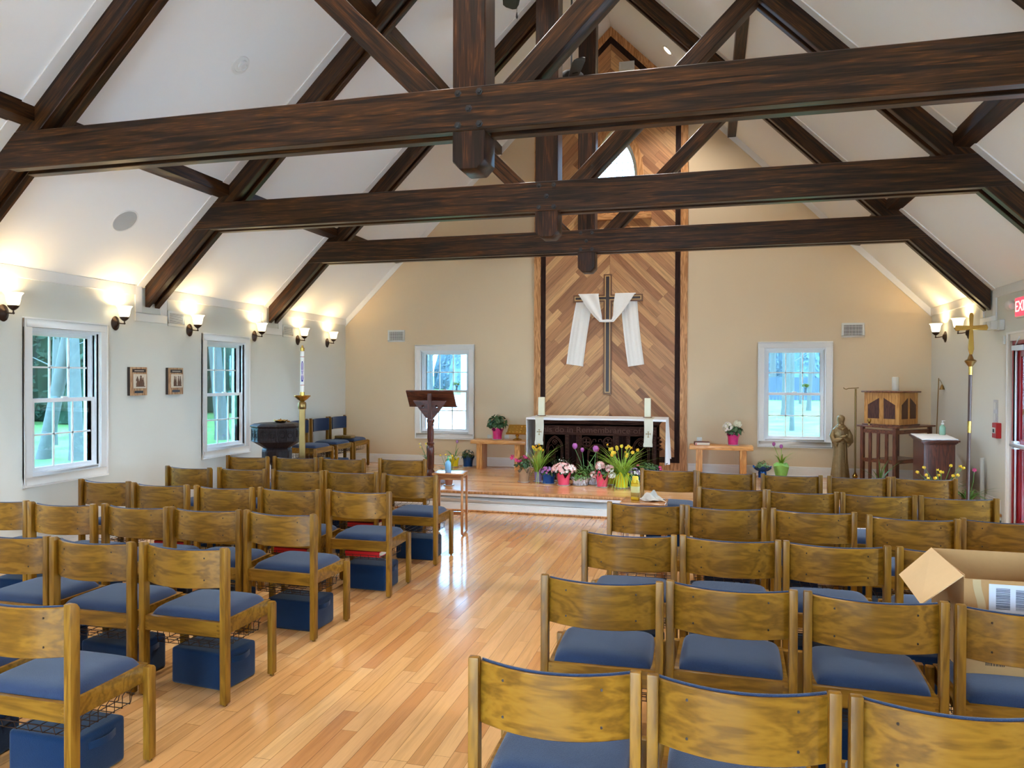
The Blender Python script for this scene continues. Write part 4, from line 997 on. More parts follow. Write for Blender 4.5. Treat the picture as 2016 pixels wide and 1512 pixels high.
# ---------------------------------------------------------------- baptismal font and paschal candle
M_font = wood('font_dark_oak', rgb(36, 28, 29), rgb(54, 42, 42), 'z', .45, 1.2, vary=0, spec=.2)
FX, FY = -5.2, 8.3
t = thing('baptismal_font', 'octagonal black carved wooden font by the left wall', 'font', (FX, FY, 0), math.radians(9.5))
c8 = 1 / math.cos(PI / 8)
m = MB(); m.lathe([(.17, .78), (.2, .80), (.30, .86), (.315, .865), (.305, .875), (.305, 1.03), (.322, 1.045), (.322, 1.055), (.27, 1.08), (.001, 1.09)], 8, rot=PI / 8); m.build('bowl', M_font, t, bevel=.003, smooth=False)
for k in range(8):
    a = k * PI / 4; R = Matrix.Rotation(a, 4, 'Z') @ Matrix.Translation((.2805, 0, .94))
    m = MB()
    m.box(-.0, .008, -.105, .105, .07, .08, M=R); m.box(0, .008, -.105, .105, -.08, -.07, M=R); m.box(0, .008, -.105, -.095, -.07, .07, M=R); m.box(0, .008, .095, .105, -.07, .07, M=R); m.box(0, .008, -.004, .004, -.07, .07, M=R)
    for q in (-.05, .05):
        pts = [(.004, q + .03 * math.cos(b * PI / 6), .0 + .03 * math.sin(b * PI / 6)) for b in range(12)]; m.tube(pts, .005, 5, closed=True, M=R)
        pts = [(.004, q + .036 * math.cos(b * PI / 8), .022 + .036 * math.sin(b * PI / 8)) for b in range(9)]; m.tube(pts, .004, 5, M=R)
    m.build('carved_panel', M_font, t)
m = MB(); m.lathe([(.2, 0), (.2, .05), (.15, .08), (.085, .12), (.075, .55), (.09, .58), (.15, .60), (.18, .62), (.18, .76), (.16, .785)], 8, rot=PI / 8); m.build('pedestal', M_font, t, bevel=.005)
m = MB()
for k in range(8):
    R = Matrix.Rotation(k * PI / 4, 4, 'Z') @ Matrix.Translation((.167, 0, .69)); m.box(0, .006, -.055, .055, -.05, .05, M=R)
m.build('pedestal_panels', M_font, t, bevel=.003)
t = thing('brass_shell', 'small gold shell dish on top of the black font', 'dish', (FX + .05, FY, 1.085))
MB().lathe([(.02, 0), (.06, .01), (.085, .03), (.08, .034), (.05, .016), (.001, .01)], 18, flute=lambda r, z, th, i: (r * (1 + .08 * math.cos(8 * th)), z + .006 * math.cos(8 * th) * (r / .08))).build('bowl', M_brass, t)
MB().tube([(-.02, 0, .02), (0, 0, .05), (.02, 0, .02)], .006, 6).build('handle', M_brass, t)
t = thing('paschal_candle_stand', 'tall brass stand holding the paschal candle', 'candle stand', (-4.71, 8.06, 0))
m = MB(); m.lathe([(.16, 0), (.16, .02), (.12, .04), (.05, .07), (.04, .1)], 8); m.build('base', M_brassd, t, bevel=.003)
m = MB(); m.box(-.036, .036, -.036, .036, .08, 1.3, M=Matrix.Rotation(.5, 4, 'Z')); m.lathe([(.05, 1.27), (.052, 1.3), (.052, 1.345), (.04, 1.36)], 8); m.build('column', M_brassd, t, bevel=.006)
m = MB(); m.lathe([(.02, 1.355), (.03, 1.37), (.06, 1.39), (.1, 1.43), (.098, 1.435), (.055, 1.4), (.028, 1.385), (.028, 1.475), (.024, 1.475), (.024, 1.37)], 24); m.build('drip_pan', M_brass, t)
t = thing('paschal_candle', 'tall white paschal candle with blue emblem and red bands', 'candle', (-4.71, 8.06, 1.40))
MB().lathe([(.0235, 0), (.0235, .575)], 20).build('wax', plain('white_wax', rgb(240, 238, 232), .5, var=.01), t)
M_blue = plain('candle_blue', rgb(60, 66, 150), .5); M_rband = plain('candle_red', rgb(176, 60, 60), .5)
m = MB()
for i in range(9):
    a = -1.9 + i * .1 - .55
pts = [(-.010, .2), (.010, .2), (.013, .24), (.010, .28), (.008, .3), (.011, .33), (.011, .42), (.004, .445), (-.004, .445), (-.011, .42), (-.011, .33), (-.008, .3), (-.010, .28), (-.013, .24)]
R = Matrix.Rotation(math.radians(30), 4, 'Z'); m.prism(pts, -.0265, -.02, M=R); m.build('emblem', M_blue, t)
m = MB(); m.box(-.0035, .0035, -.0275, -.0262, .22, .43, M=R); m.box(-.009, .009, -.0275, -.0262, .33, .34, M=R); m.box(-.009, .009, -.0275, -.0262, .275, .29, M=R); m.build('emblem_marks', plain('candle_white_mark', rgb(220, 200, 220), .5), t)
for z in (.155, .495): MB().lathe([(.0242, z), (.0242, z + .006)], 20).build('red_band', M_rband, t)
MB().lathe([(.026, .565), (.026, .605), (.012, .61), (.012, .612), (.01, .635), (.001, .635)], 20).build('brass_follower', M_brass, t)

# ---------------------------------------------------------------- small side tables
M_tab = wood('side_table_oak_x', rgb(150, 96, 52), rgb(190, 134, 82), 'x', .22, 1.2, coat=.5, vary=.03); M_tabz = wood('side_table_oak_z', rgb(150, 96, 52), rgb(190, 134, 82), 'z', .3, 1.2, coat=.3, vary=.03)
def side_table(x, y, h, rz, label, wx=.34, wy=.26):
    t = thing('side_table', label, 'side table', (x, y, 0), rz, 'small oak side tables by the aisle')
    MB().box(-wx / 2, wx / 2, -wy / 2, wy / 2, h - .022, h).build('top', M_tab, t, bevel=.01, seg=3)
    for s in (-1, 1):
        m = MB(); xx = s * (wx / 2 - .02); q = wy / 2 - .018
        m.tube([(xx, -q, h - .03), (xx, -q, .03), (xx, -q + .02, .018), (xx, q - .02, .018), (xx, q, .03), (xx, q, h - .03), (xx, q - .02, h - .03), (xx, -q + .02, h - .03)], .0165, 4, closed=True)
        m.build('leg_frame', M_tabz, t, bevel=.003)
    m = MB(); m.box(-wx / 2 + .03, wx / 2 - .03, -.012, .012, .2, .235); m.build('stretcher', M_tab, t, bevel=.002)
    m = MB(); m.box(-wx / 2 + .03, wx / 2 - .03, -wy / 2 + .03, -wy / 2 + .045, h - .07, h - .022); m.box(-wx / 2 + .03, wx / 2 - .03, wy / 2 - .045, wy / 2 - .03, h - .07, h - .022); m.build('apron', M_tab, t)
    return t
side_table(-2.64, 7.52, .655, .12, 'small oak side table left of the aisle holding a sanitizer bottle', .34, .28)
side_table(-.50, 6.2, .655, -.04, 'small oak side table at the right block holding a yellow bottle', .36, .30)
def bottle(name, x, y, z, label, body, cap, kind):
    t = thing(name, label, 'bottle', (x, y, z))
    if kind == 'clear':
        MB().lathe([(.0, 0), (.03, 0), (.033, .006), (.033, .085), (.03, .1), (.014, .118), (.012, .128)], 20).build('body', body, t)
        MB().lathe([(.015, .124), (.016, .142), (.006, .146), (.004, .165)], 14).build('cap', cap, t)
        m = MB(); m.box(-.008, .03, -.007, .007, .163, .172); m.build('pump_head', cap, t, bevel=.002)
    return t
M_gelb = plain('blue_gel_bottle', rgb(120, 176, 214), .15, spec=.6); M_gcap = plain('green_pump', rgb(70, 160, 120), .4)
M_gelg = plain('green_gel_bottle', rgb(150, 196, 176), .15, spec=.6); M_wcap = plain('white_pump', rgb(232, 236, 238), .4)
bottle('sanitizer_bottle', -2.66, 7.5, .655, 'blue sanitizer bottle with green pump on the left side table', M_gelb, M_gcap, 'clear')
t = thing('polish_bottle', 'tall yellow bottle of wood polish on the right side table', 'bottle', (-.575, 6.20, .655), -.25)
M_yel = plain('yellow_liquid', rgb(198, 160, 30), .2); M_ylab = plain('polish_label', rgb(196, 184, 120), .5, var=.1, scale=90)
MB().box(-.034, .034, -.02, .02, 0, .135).build('body', M_yel, t, bevel=.01, seg=3)
m = MB(); m.prism([(-.034, .135), (.034, .135), (.026, .165), (.014, .172), (-.014, .172), (-.026, .165)], -.018, .018); m.build('shoulder', M_yel, t, bevel=.004)
MB().lathe([(.024, .142), (.026, .152), (.026, .188), (.021, .196), (.001, .197)], 18, sy=.8).build('cap', plain('yellow_cap', rgb(224, 196, 40), .35), t)
MB().box(-.0345, .0345, -.0205, .0205, .02, .12).build('label_wrap', M_ylab, t, bevel=.009, seg=2); MB().box(-.035, .035, -.021, .021, .022, .07).build('label_picture', plain('polish_label_dark', rgb(150, 112, 24), .5, var=.3, scale=120), t, bevel=.009, seg=2)
m = MB()
def rag(u, v):
    a, b = 2 * u - 1, 2 * v - 1; r = math.hypot(a, b)
    h = .075 * math.exp(-2.4 * ((a + .25) ** 2 + b * b)) + .022 * math.sin(7 * a + 3 * b) * math.cos(5 * b) + .02
    return (a * .085 + .02 * math.sin(4 * b), b * .065 + .015 * math.sin(5 * a), max(.003, h * max(.15, 1 - .55 * r)))
m.grid(rag, 24, 20, thick=(0, 0, -.0025)); o = m.build('cleaning_cloth', plain('grey_rag', rgb(186, 178, 168), .95, var=.08, scale=30, bump=.2), None, (-.435, 6.2, .658), rotz=.2); tag(o, 'crumpled white cloth beside the yellow bottle on the side table', 'cloth')

# ---------------------------------------------------------------- statue of a friar holding a dove
M_sta = plain('bronze_statue', rgb(146, 122, 82), .42, .35, var=.35, scale=18, bump=.3, bscale=50)
t = thing('friar_statue', 'bronze statue of a robed friar holding a bird beside the far window', 'statue', (1.765, 11.14, ZP), math.radians(12))
prof = [(.0, .125, .1), (.02, .128, .104), (.10, .118, .095), (.22, .105, .083), (.34, .094, .073), (.46, .088, .066), (.53, .09, .067), (.585, .1, .073), (.65, .112, .078), (.70, .108, .073), (.74, .085, .062), (.765, .055, .05), (.785, .04, .042), (.80, .037, .042), (.82, .043, .05), (.845, .049, .058), (.87, .05, .06), (.89, .044, .052), (.905, .028, .034), (.913, .004, .005)]
m = MB(); n = 40; vs = []; fs = []
for i, (z, rx, ry) in enumerate(prof):
    for k in range(n):
        a = 2 * PI * k / n; f = 1.0
        if z < .5: f += .05 * math.sin(9 * a + z * 3) * (1 - z / .6) + .025 * math.sin(17 * a)
        yo = 0
        x_, y_ = rx * f * math.cos(a), ry * f * math.sin(a)
        if .80 <= z <= .9: # face pushed forward under the hood, nose
            fr = max(0, -math.sin(a)); y_ += -.006 * fr ** 4 * (1 if z < .86 else 0) - (.010 * fr ** 30 if .82 <= z <= .85 else 0); y_ -= .008
        if .76 <= z <= .8: y_ -= .004
        vs.append((x_, y_, z))
for i in range(len(prof) - 1):
    for k in range(n): fs.append((i * n + k, i * n + (k + 1) % n, (i + 1) * n + (k + 1) % n, (i + 1) * n + k))
fs.append(tuple(range(n - 1, -1, -1))); m.add(vs, fs)
# arms bent to the chest, wide sleeves, hood collar, beard
for s in (-1, 1):
    m.tube([(s * .09, 0, .70), (s * .118, -.02, .62), (s * .11, -.06, .555), (s * .055, -.10, .575), (s * .012, -.115, .60)], [.034, .04, .042, .036, .018], 12)
    m.tube([(s * .11, -.055, .56), (s * .085, -.075, .51), (s * .075, -.07, .47)], [.034, .03, .006], 10)
    for q in range(4): m.tube([(s * .014, -.118 - .004 * q, .59 + .006 * q), (-s * .012, -.13, .597 + .007 * q)], .005, 5)
m.tube([(-.06, .0, .745), (-.045, -.05, .735), (0, -.07, .715), (.045, -.05, .735), (.06, 0, .745), (0, .055, .76)], .02, 8, closed=True)
m.ball((0, -.05, .80), .022, 8, sz=1.2, sy=.7)
m.build('figure', M_sta, t)
m = MB(); m.ball((.0, -.13, .625), .022, 8, sx=1.5); m.ball((.035, -.135, .645), .012, 6); m.tube([(-.025, -.13, .625), (-.06, -.125, .62)], [.014, .004], 6); m.build('dove', M_sta, t)
m = MB(); m.box(-.14, .14, -.11, .11, -.0, .028); m.build('base', M_sta, t, bevel=.01)
m = MB(); m.tube([(.03, -.085, .53), (.035, -.1, .40), (.03, -.105, .25)], .006, 6); m.tube([(-.085, -.02, .52), (0, -.075, .515), (.085, -.02, .52), (0, .07, .52)], .008, 6, closed=True); m.build('rope_belt', M_sta, t)
t = thing('sanctuary_lamp_pole', 'slim brass pole with a hooked arm beside the statue', 'pole', (1.955, 11.15, ZP))
MB().lathe([(.09, 0), (.09, .012), (.05, .03), (.03, .05), (.036, .075), (.02, .1), (.014, .12)], 20).build('foot', M_brass, t)
MB().tube([(0, 0, .1), (0, 0, 1.27)], .012, 10).build('pole', M_brassd, t)
MB().tube([(.04, 0, 1.285), (0, 0, 1.28), (-.09, 0, 1.275), (-.12, 0, 1.262), (-.15, 0, 1.275), (-.152, 0, 1.288)], .006, 8).build('hook_arm', M_brassd, t)
t = thing('candle_snuffer', 'long brass rod with a bell shaped snuffer leaning in the right corner', 'candle snuffer', (2.905, 10.85, ZP))
MB().tube([(-.04, 0, 0), (-.025, 0, .7), (-.005, 0, 1.42)], .006, 8).build('rod', M_brassd, t)
m = MB(); m.lathe([(.002, .07), (.012, .06), (.022, .03), (.036, 0)], 14, (.035, 0, 1.27)); m.tube([(-.006, 0, 1.38), (.008, 0, 1.40), (.03, 0, 1.36), (.035, 0, 1.335)], .004, 6); m.build('bell', M_brassd, t)

# ---------------------------------------------------------------- tabernacle on its slatted stand
M_cher = wood('cherry_x', rgb(92, 48, 28), rgb(136, 80, 48), 'x', .3, 1.3, coat=.3, vary=0); M_cherz = wood('cherry_z', rgb(84, 42, 26), rgb(124, 70, 42), 'z', .3, 1.3, coat=.3, vary=0)
M_honey = wood('honey_oak', rgb(176, 118, 50), rgb(206, 150, 76), 'z', .35, 1.3, coat=.2, vary=0); M_walp = wood('walnut_panel', rgb(66, 36, 26), rgb(92, 54, 38), 'z', .4, 2, vary=0)
NX, NY, RZ = 2.30, 10.42, math.radians(45)
t = thing('corner_stand', 'reddish slatted wooden corner stand under the tabernacle', 'stand', (NX, NY, ZP), -RZ + PI / 2)
# local: +x runs back-right along the right face, +y back-left along the left face
TZ = .80
t.rotation_euler = (0, 0, PI / 4)
LX, LY = .80, .50
MB().box(-.03, LX + .03, -.03, LY + .03, TZ - .022, TZ).build('top', M_cher, t, bevel=.004)
for (x, y) in ((0, 0), (LX - .045, 0), (0, LY - .045), (LX - .045, LY - .045)): MB().box(x, x + .045, y, y + .045, 0, TZ - .022).build('leg', M_cherz, t, bevel=.003)
for k in range(3): MB().box(.008, .03, .115 + k * .115, .155 + k * .115, .05, TZ - .09).build('slat', M_cherz, t, bevel=.002)
for z in (TZ - .1, .32): MB().box(.01, .035, .045, LY - .045, z, z + .05).build('rail', M_cher, t, bevel=.002); MB().box(.045, LX - .045, .01, .035, z, z + .05).build('rail', M_cher, t, bevel=.002)
MB().box(.03, LX - .03, .03, LY - .03, .33, .35).build('shelf', M_cher, t)
TX, TY = 2.365, 10.53
t = thing('tabernacle', 'honey oak tabernacle box with pointed dark panels in the right corner', 'tabernacle', (TX, TY, ZP + TZ), math.radians(50))
W_, H_ = .47, .43
MB().box(-.02, W_ + .02, -.02, W_ + .02, 0, .016).build('base', M_cher, t, bevel=.003)
MB().box(0, W_, 0, W_, .016, H_).build('box', M_honey, t, bevel=.003)
MB().box(-.03, W_ + .03, -.03, W_ + .03, H_, H_ + .02).build('top', M_cher, t, bevel=.005)
for f in range(2):
    for k in range(2):
        a0, a1 = (.055, .205) if k == 0 else (.265, .415)
        hi = .36; lo = .27
        pz = [(a0, .09), (a1, .09), (a1, hi if k == 0 else lo), (a0, lo if k == 0 else hi)]
        m = MB(); m.prism(pz, -.004, .002, 'yz' if f == 0 else 'xz'); m.build('pointed_panel', M_walp, t)
t = thing('pillar_candle', 'white glass candle on top of the tabernacle', 'candle', (TX + .03, TY + .36, ZP + TZ + H_ + .02)); MB().lathe([(0, 0), (.04, 0), (.043, .006), (.043, .175), (.038, .182), (.001, .175)], 20).build('jar', plain('milk_glass', rgb(220, 216, 204), .25, var=.01), t); MB().lathe([(.03, 0), (.032, .004)], 8, (0, 0, .182)).build('wax_rim', M_cand, t)
t = thing('small_brass_cup', 'tiny brass cup on the left edge of the corner stand', 'cup', (2.06, 10.78, ZP + TZ)); MB().lathe([(.02, 0), (.02, .01), (.008, .02), (.01, .03), (.024, .045), (.026, .075), (.022, .075), (.02, .05), (.001, .045)], 14).build('cup', M_brass, t)

# ---------------------------------------------------------------- credence table with white cloth
quad = [(2.275, 9.10), (2.66, 9.20), (2.775, 10.09), (2.385, 10.06)]
qc = (sum(p[0] for p in quad) / 4, sum(p[1] for p in quad) / 4)
t = thing('credence_table', 'dark mahogany cabinet table in the right corner by the door', 'table', (qc[0], qc[1], ZP)); CT = .735
def shr(k): return [((x - qc[0]) * k, (y - qc[1]) * k) for x, y in quad]
MB().prism(shr(.88), 0, CT - .05, 'xy').build('body', M_mah, t, bevel=.004)
m = MB(); m.prism(shr(1.08), CT - .02, CT, 'xy'); m.prism(shr(1.0), CT - .036, CT - .02, 'xy'); m.prism(shr(.94), CT - .05, CT - .036, 'xy'); m.build('top', M_mahx, t, bevel=.005)
MB().prism(shr(.92), 0, .05, 'xy').build('plinth', M_mah, t, bevel=.004)
m = MB(); Q = [((x - qc[0]) * 1.0, (y - qc[1]) * 1.0) for x, y in quad]
m.grid(lambda u, v: tuple(lerp(lerp(Q[0][k], Q[1][k], u), lerp(Q[3][k], Q[2][k], u), v) for k in (0, 1)) + (.002 + .003 * abs(math.sin(u * 11 + v * 7)),), 16, 16, thick=(0, 0, .006))
o = m.build('credence_cloth', M_wcl, None, (qc[0], qc[1], ZP + CT)); tag(o, 'white folded cloth on top of the mahogany cabinet', 'cloth')
bottle('sanitizer_bottle', 2.69, 9.9, ZP + CT + .01, 'clear green sanitizer bottle with white pump on the corner cabinet', M_gelg, M_wcap, 'clear')
# processional cross
t = thing('processional_cross', 'tall brass processional cross on a dark pole near the red door', 'cross', (2.60, 8.70, 0))
MB().lathe([(.15, 0), (.15, .02), (.05, .05), (.03, .25), (.026, .25)], 20).build('stand', M_brassd, t)
MB().tube([(0, 0, .03), (.02, 0, 1.72)], .017, 12).build('pole', plain('dark_pole', rgb(72, 46, 38), .35), t)
MB().tube([(.0135, 0, 1.10), (.0145, 0, 1.22)], .0185, 12).build('ferrule', M_brass, t); MB().tube([(.02, 0, 1.70), (.0205, 0, 1.80)], .019, 12).build('ferrule', M_brass, t)
m = MB(); m.lathe([(.016, 1.78), (.03, 1.80), (.05, 1.83), (.056, 1.84), (.05, 1.85), (.03, 1.86), (.02, 1.89), (.014, 1.91)], 20, (.02, 0, 0)); m.build('knop', M_brassd, t)
m = MB(); R = Matrix.Translation((.024, 0, 2.185)) @ Matrix.Rotation(-.12, 4, 'Z')
m.prism([(-.012, -.28), (.012, -.28), (.026, -.22), (.018, -.04), (.015, -.02), (.14, -.03), (.15, 0), (.14, .03), (.015, .02), (.02, .13), (.012, .155), (-.012, .155), (-.02, .13), (-.015, .02), (-.14, .03), (-.15, 0), (-.14, -.03), (-.015, -.02), (-.018, -.04), (-.026, -.22)], -.009, .009, M=R)
m.build('cross', M_brass, t, bevel=.004)
# cardboard box on a chair
M_card = plain('cardboard', rgb(178, 136, 88), .85, var=.05, scale=30, bump=.1, bscale=40); M_cardi = plain('cardboard_inside', rgb(160, 118, 76), .9, var=.05, scale=30)
t = thing('cardboard_box', 'open cardboard box with printed sides on the right block chair', 'box', (1.25, 3.61, .458)); bx0, bx1, by0, by1, hh = -.245, .26, -.215, .235, .405
m = MB(); th_ = .005
m.box(bx0, bx1, by0, by1, 0, th_); m.box(bx0, bx1, by0, by0 + th_, th_, hh - .015); m.box(bx0, bx1, by1 - th_, by1, th_, hh + .01)
m.box(bx0, bx0 + th_, by0 + th_, by1 - th_, th_, hh); m.box(bx1 - th_, bx1, by0 + th_, by1 - th_, th_, hh); m.build('carton', M_card, t)
P = lambda x, y, z: (x - 1.25, y - 3.61, z - .458)
def flap(nm, a, b, c_, d_):
    m = MB(); a, b, c_, d_ = [Vector(q) for q in (a, b, c_, d_)]; nn = (b - a).cross(d_ - a).normalized() * .004
    m.add([a, b, c_, d_, a + nn, b + nn, c_ + nn, d_ + nn], [(0, 1, 2, 3), (7, 6, 5, 4), (0, 4, 5, 1), (1, 5, 6, 2), (2, 6, 7, 3), (3, 7, 4, 0)]); return m.build(nm, M_cardl, t)
M_cardl = plain('cardboard_light', rgb(214, 178, 132), .85, var=.03, scale=30)
flap('flap', (bx0, by0, hh - .005), (bx0, by1, hh + .01), (bx0 - .136, by1 + .0, hh - .125), (bx0 - .155, by0 + .0, hh - .135))
M_ink = plain('black_print', rgb(34, 28, 26), .7); M_lblw = plain('white_label', rgb(206, 212, 226), .5)
text('e\na', .085, M_ink, t, (bx0 - .001, -.03, .19), (PI / 2, 0, -PI / 2), .0005, 'side_print')
o = MB().box(-.155, .14, by0 - .001, by0 - .0001, .255, .375).build('shipping_label', M_lblw, t)
rr = random.Random(3)
def bars(nm, x0, x1, z0, z1, horiz, parent, mt, y):
    m = MB(); p = (z0 if horiz else x0)
    e = z1 if horiz else x1
    while p < e - .001:
        w_ = rr.choice((.0012, .0022, .0035)); q = min(p + w_, e)
        if horiz: m.box(x0, x1, y - .0006, y, p, q)
        else: m.box(p, q, y - .0006, y, z0, z1)
        p += w_ + rr.choice((.0015, .0025))
    return m.build(nm, mt, parent)
M_bar = plain('barcode_ink', rgb(70, 76, 96), .6)
for x0_ in (-.13, -.06, .02): bars('barcode', x0_, x0_ + .05, .275, .36, True, o, M_bar, by0 - .001)
bars('carton_barcode', -.165, -.095, .045, .105, False, t, M_ink, by0 - .0002)
m = MB(); pts = [(.0 + .02 * math.cos(k * PI / 8), by0 - .0012, .095 + .02 * math.sin(k * PI / 8)) for k in range(16)]; m.tube(pts, .0015, 4, closed=True)
m.tube([(-.008, by0 - .0012, .088), (.006, by0 - .0012, .103)], .0015, 4)
for k in range(3): m.box(-.04 + .006 * k, .04 - .006 * k, by0 - .0012, by0 - .0002, .058 - k * .007, .061 - k * .007)
m.build('recycling_mark', M_ink, t)
m = MB(); m.grid(lambda u, v: (-.205 + .03 * u + .01 * math.sin(v * 5), by0 - .0025 - .002 * math.sin(v * 9), .22 + .17 * v), 3, 8, thick=(0, .0006, 0)); m.build('packing_tape', plain('clear_tape', rgb(196, 170, 130), .15), t)
# ---------------------------------------------------------------- potted flowers
RP = random.Random(11)
G_dk = plain('leaf_dark_green', rgb(44, 78, 40), .5, var=.3, scale=30); G_md = plain('leaf_green', rgb(84, 128, 52), .5, var=.25, scale=30)
G_lt = plain('leaf_light_green', rgb(140, 176, 64), .5, var=.2, scale=30); G_bl = plain('tulip_leaf', rgb(104, 146, 88), .5, var=.15, scale=20)
F = dict(yellow=plain('petal_yellow', rgb(236, 206, 60), .6), gold=plain('petal_gold', rgb(232, 176, 40), .6), pink=plain('petal_pink', rgb(232, 182, 180), .6, var=.12), white=plain('petal_white', rgb(240, 232, 228), .6),
         magenta=plain('petal_magenta', rgb(206, 60, 120), .6, var=.15), purple=plain('petal_purple', rgb(176, 96, 168), .6, var=.15), lilac=plain('petal_lilac', rgb(160, 124, 186), .6, var=.15), cream=plain('petal_cream', rgb(226, 222, 196), .6, var=.1), rose=plain('petal_rose', rgb(214, 90, 110), .6))
P_ = dict(coral=plain('coral_foil', rgb(232, 74, 104), .45), pink=plain('hot_pink_foil', rgb(206, 40, 120), .35, var=.3, scale=26), blue=plain('blue_foil', rgb(14, 72, 142), .2, .3, var=.3, scale=20), yellow=plain('yellow_foil', rgb(226, 208, 30), .35), kraft=plain('kraft_wrap', rgb(168, 138, 108), .8, var=.12, scale=12),
          silver=plain('silver_foil', rgb(214, 212, 220), .3, .35, var=.25, scale=40, bump=.9, bscale=45), teal=plain('teal_foil', rgb(10, 86, 98), .3, .2), olive=plain('olive_foil', rgb(178, 160, 20), .35), lilac=plain('lilac_pot', rgb(150, 134, 186), .5), green=plain('green_wrap', rgb(150, 214, 110), .35, var=.2), terra=plain('clay_pot', rgb(150, 92, 66), .7))
M_sauc = plain('clear_saucer', rgb(196, 196, 200), .3); M_soil = plain('soil', rgb(50, 36, 28), .95, var=.4, scale=60)
def leafblade(mb, base, ang, length, width, rise, droop, n=6, m=0):
    """strap leaf arching outwards"""
    d = Vector((math.cos(ang), math.sin(ang), 0)); sd = Vector((-d.y, d.x, 0)); vs = []
    for i in range(n + 1):
        s = i / n; p = Vector(base) + d * (length * (s * rise[0] + s * s * (1 - rise[0]) * droop)) + Vector((0, 0, length * (s * rise[1] - s * s * s * rise[2])))
        w = width * (math.sin(PI * min(.999, .12 + .88 * s)) ** .6) * (1 - .5 * s) if s < 1 else 0.0005
        vs += [p - sd * w / 2, p + sd * w / 2 + Vector((0, 0, .0))]
    mb.add(vs, [(2 * i, 2 * i + 1, 2 * i + 3, 2 * i + 2) for i in range(n)], m)
def leafquad(mb, c, nrm, size, m=0, rng=RP):
    nrm = Vector(nrm).normalized(); a = nrm.orthogonal().normalized(); b = nrm.cross(a); t = rng.uniform(0, 2 * PI); u = a * math.cos(t) + b * math.sin(t); v = nrm.cross(u)
    c = Vector(c); k = size
    mb.add([c - u * k, c - u * .3 * k + v * .42 * k + nrm * .08 * k, c + u * .55 * k + v * .34 * k, c + u * k - nrm * .15 * k, c + u * .55 * k - v * .34 * k, c - u * .3 * k - v * .42 * k + nrm * .08 * k], [(0, 5, 4, 3, 2, 1)], m)
def dome(mb, c, rx, rz, n, size, zmin=-.1, m=0, rng=RP):
    for _ in range(n):
        th = rng.uniform(0, 2 * PI); ph = math.asin(rng.uniform(zmin, 1)); k = rng.uniform(.55, 1.0)
        d = Vector((math.cos(th) * math.cos(ph), math.sin(th) * math.cos(ph), math.sin(ph)))
        p = Vector(c) + Vector((d.x * rx, d.y * rx, d.z * rz)) * k
        leafquad(mb, p, d + Vector((rng.uniform(-.5, .5), rng.uniform(-.5, .5), rng.uniform(.0, .6))), size * rng.uniform(.7, 1.2), m, rng)
def floret(mb, c, nrm, r, petals=5, m=0, cup=.3):
    nrm = Vector(nrm).normalized(); a = nrm.orthogonal().normalized(); b = nrm.cross(a); c = Vector(c); vs = [c]; fs = []
    t0 = RP.uniform(0, 6)
    for k in range(petals):
        for f, rr_, h in ((-.42, .75, .6), (-.2, 1, 1), (.2, 1, 1), (.42, .75, .6)):
            t = t0 + 2 * PI * (k + f) / petals; vs.append(c + (a * math.cos(t) + b * math.sin(t)) * r * rr_ + nrm * r * cup * h)
        o = 1 + 4 * k; fs.append((0, o, o + 1, o + 2, o + 3))
    mb.add(vs, fs, m)
def blossom_cluster(c, r, n, size, mats, parent, petals=5, sz=.7, zmin=0, name='blossoms'):
    mb = MB()
    for i in range(n):
        ph = math.asin(RP.uniform(zmin, 1)); th = RP.uniform(0, 2 * PI); d = Vector((math.cos(th) * math.cos(ph), math.sin(th) * math.cos(ph), math.sin(ph)))
        floret(mb, Vector(c) + Vector((d.x * r, d.y * r, d.z * r * sz)) * RP.uniform(.85, 1.05), d, size * RP.uniform(.8, 1.2), petals, RP.randrange(len(mats)))
    return mb.build(name, mats, parent, smooth=False, fix=False)
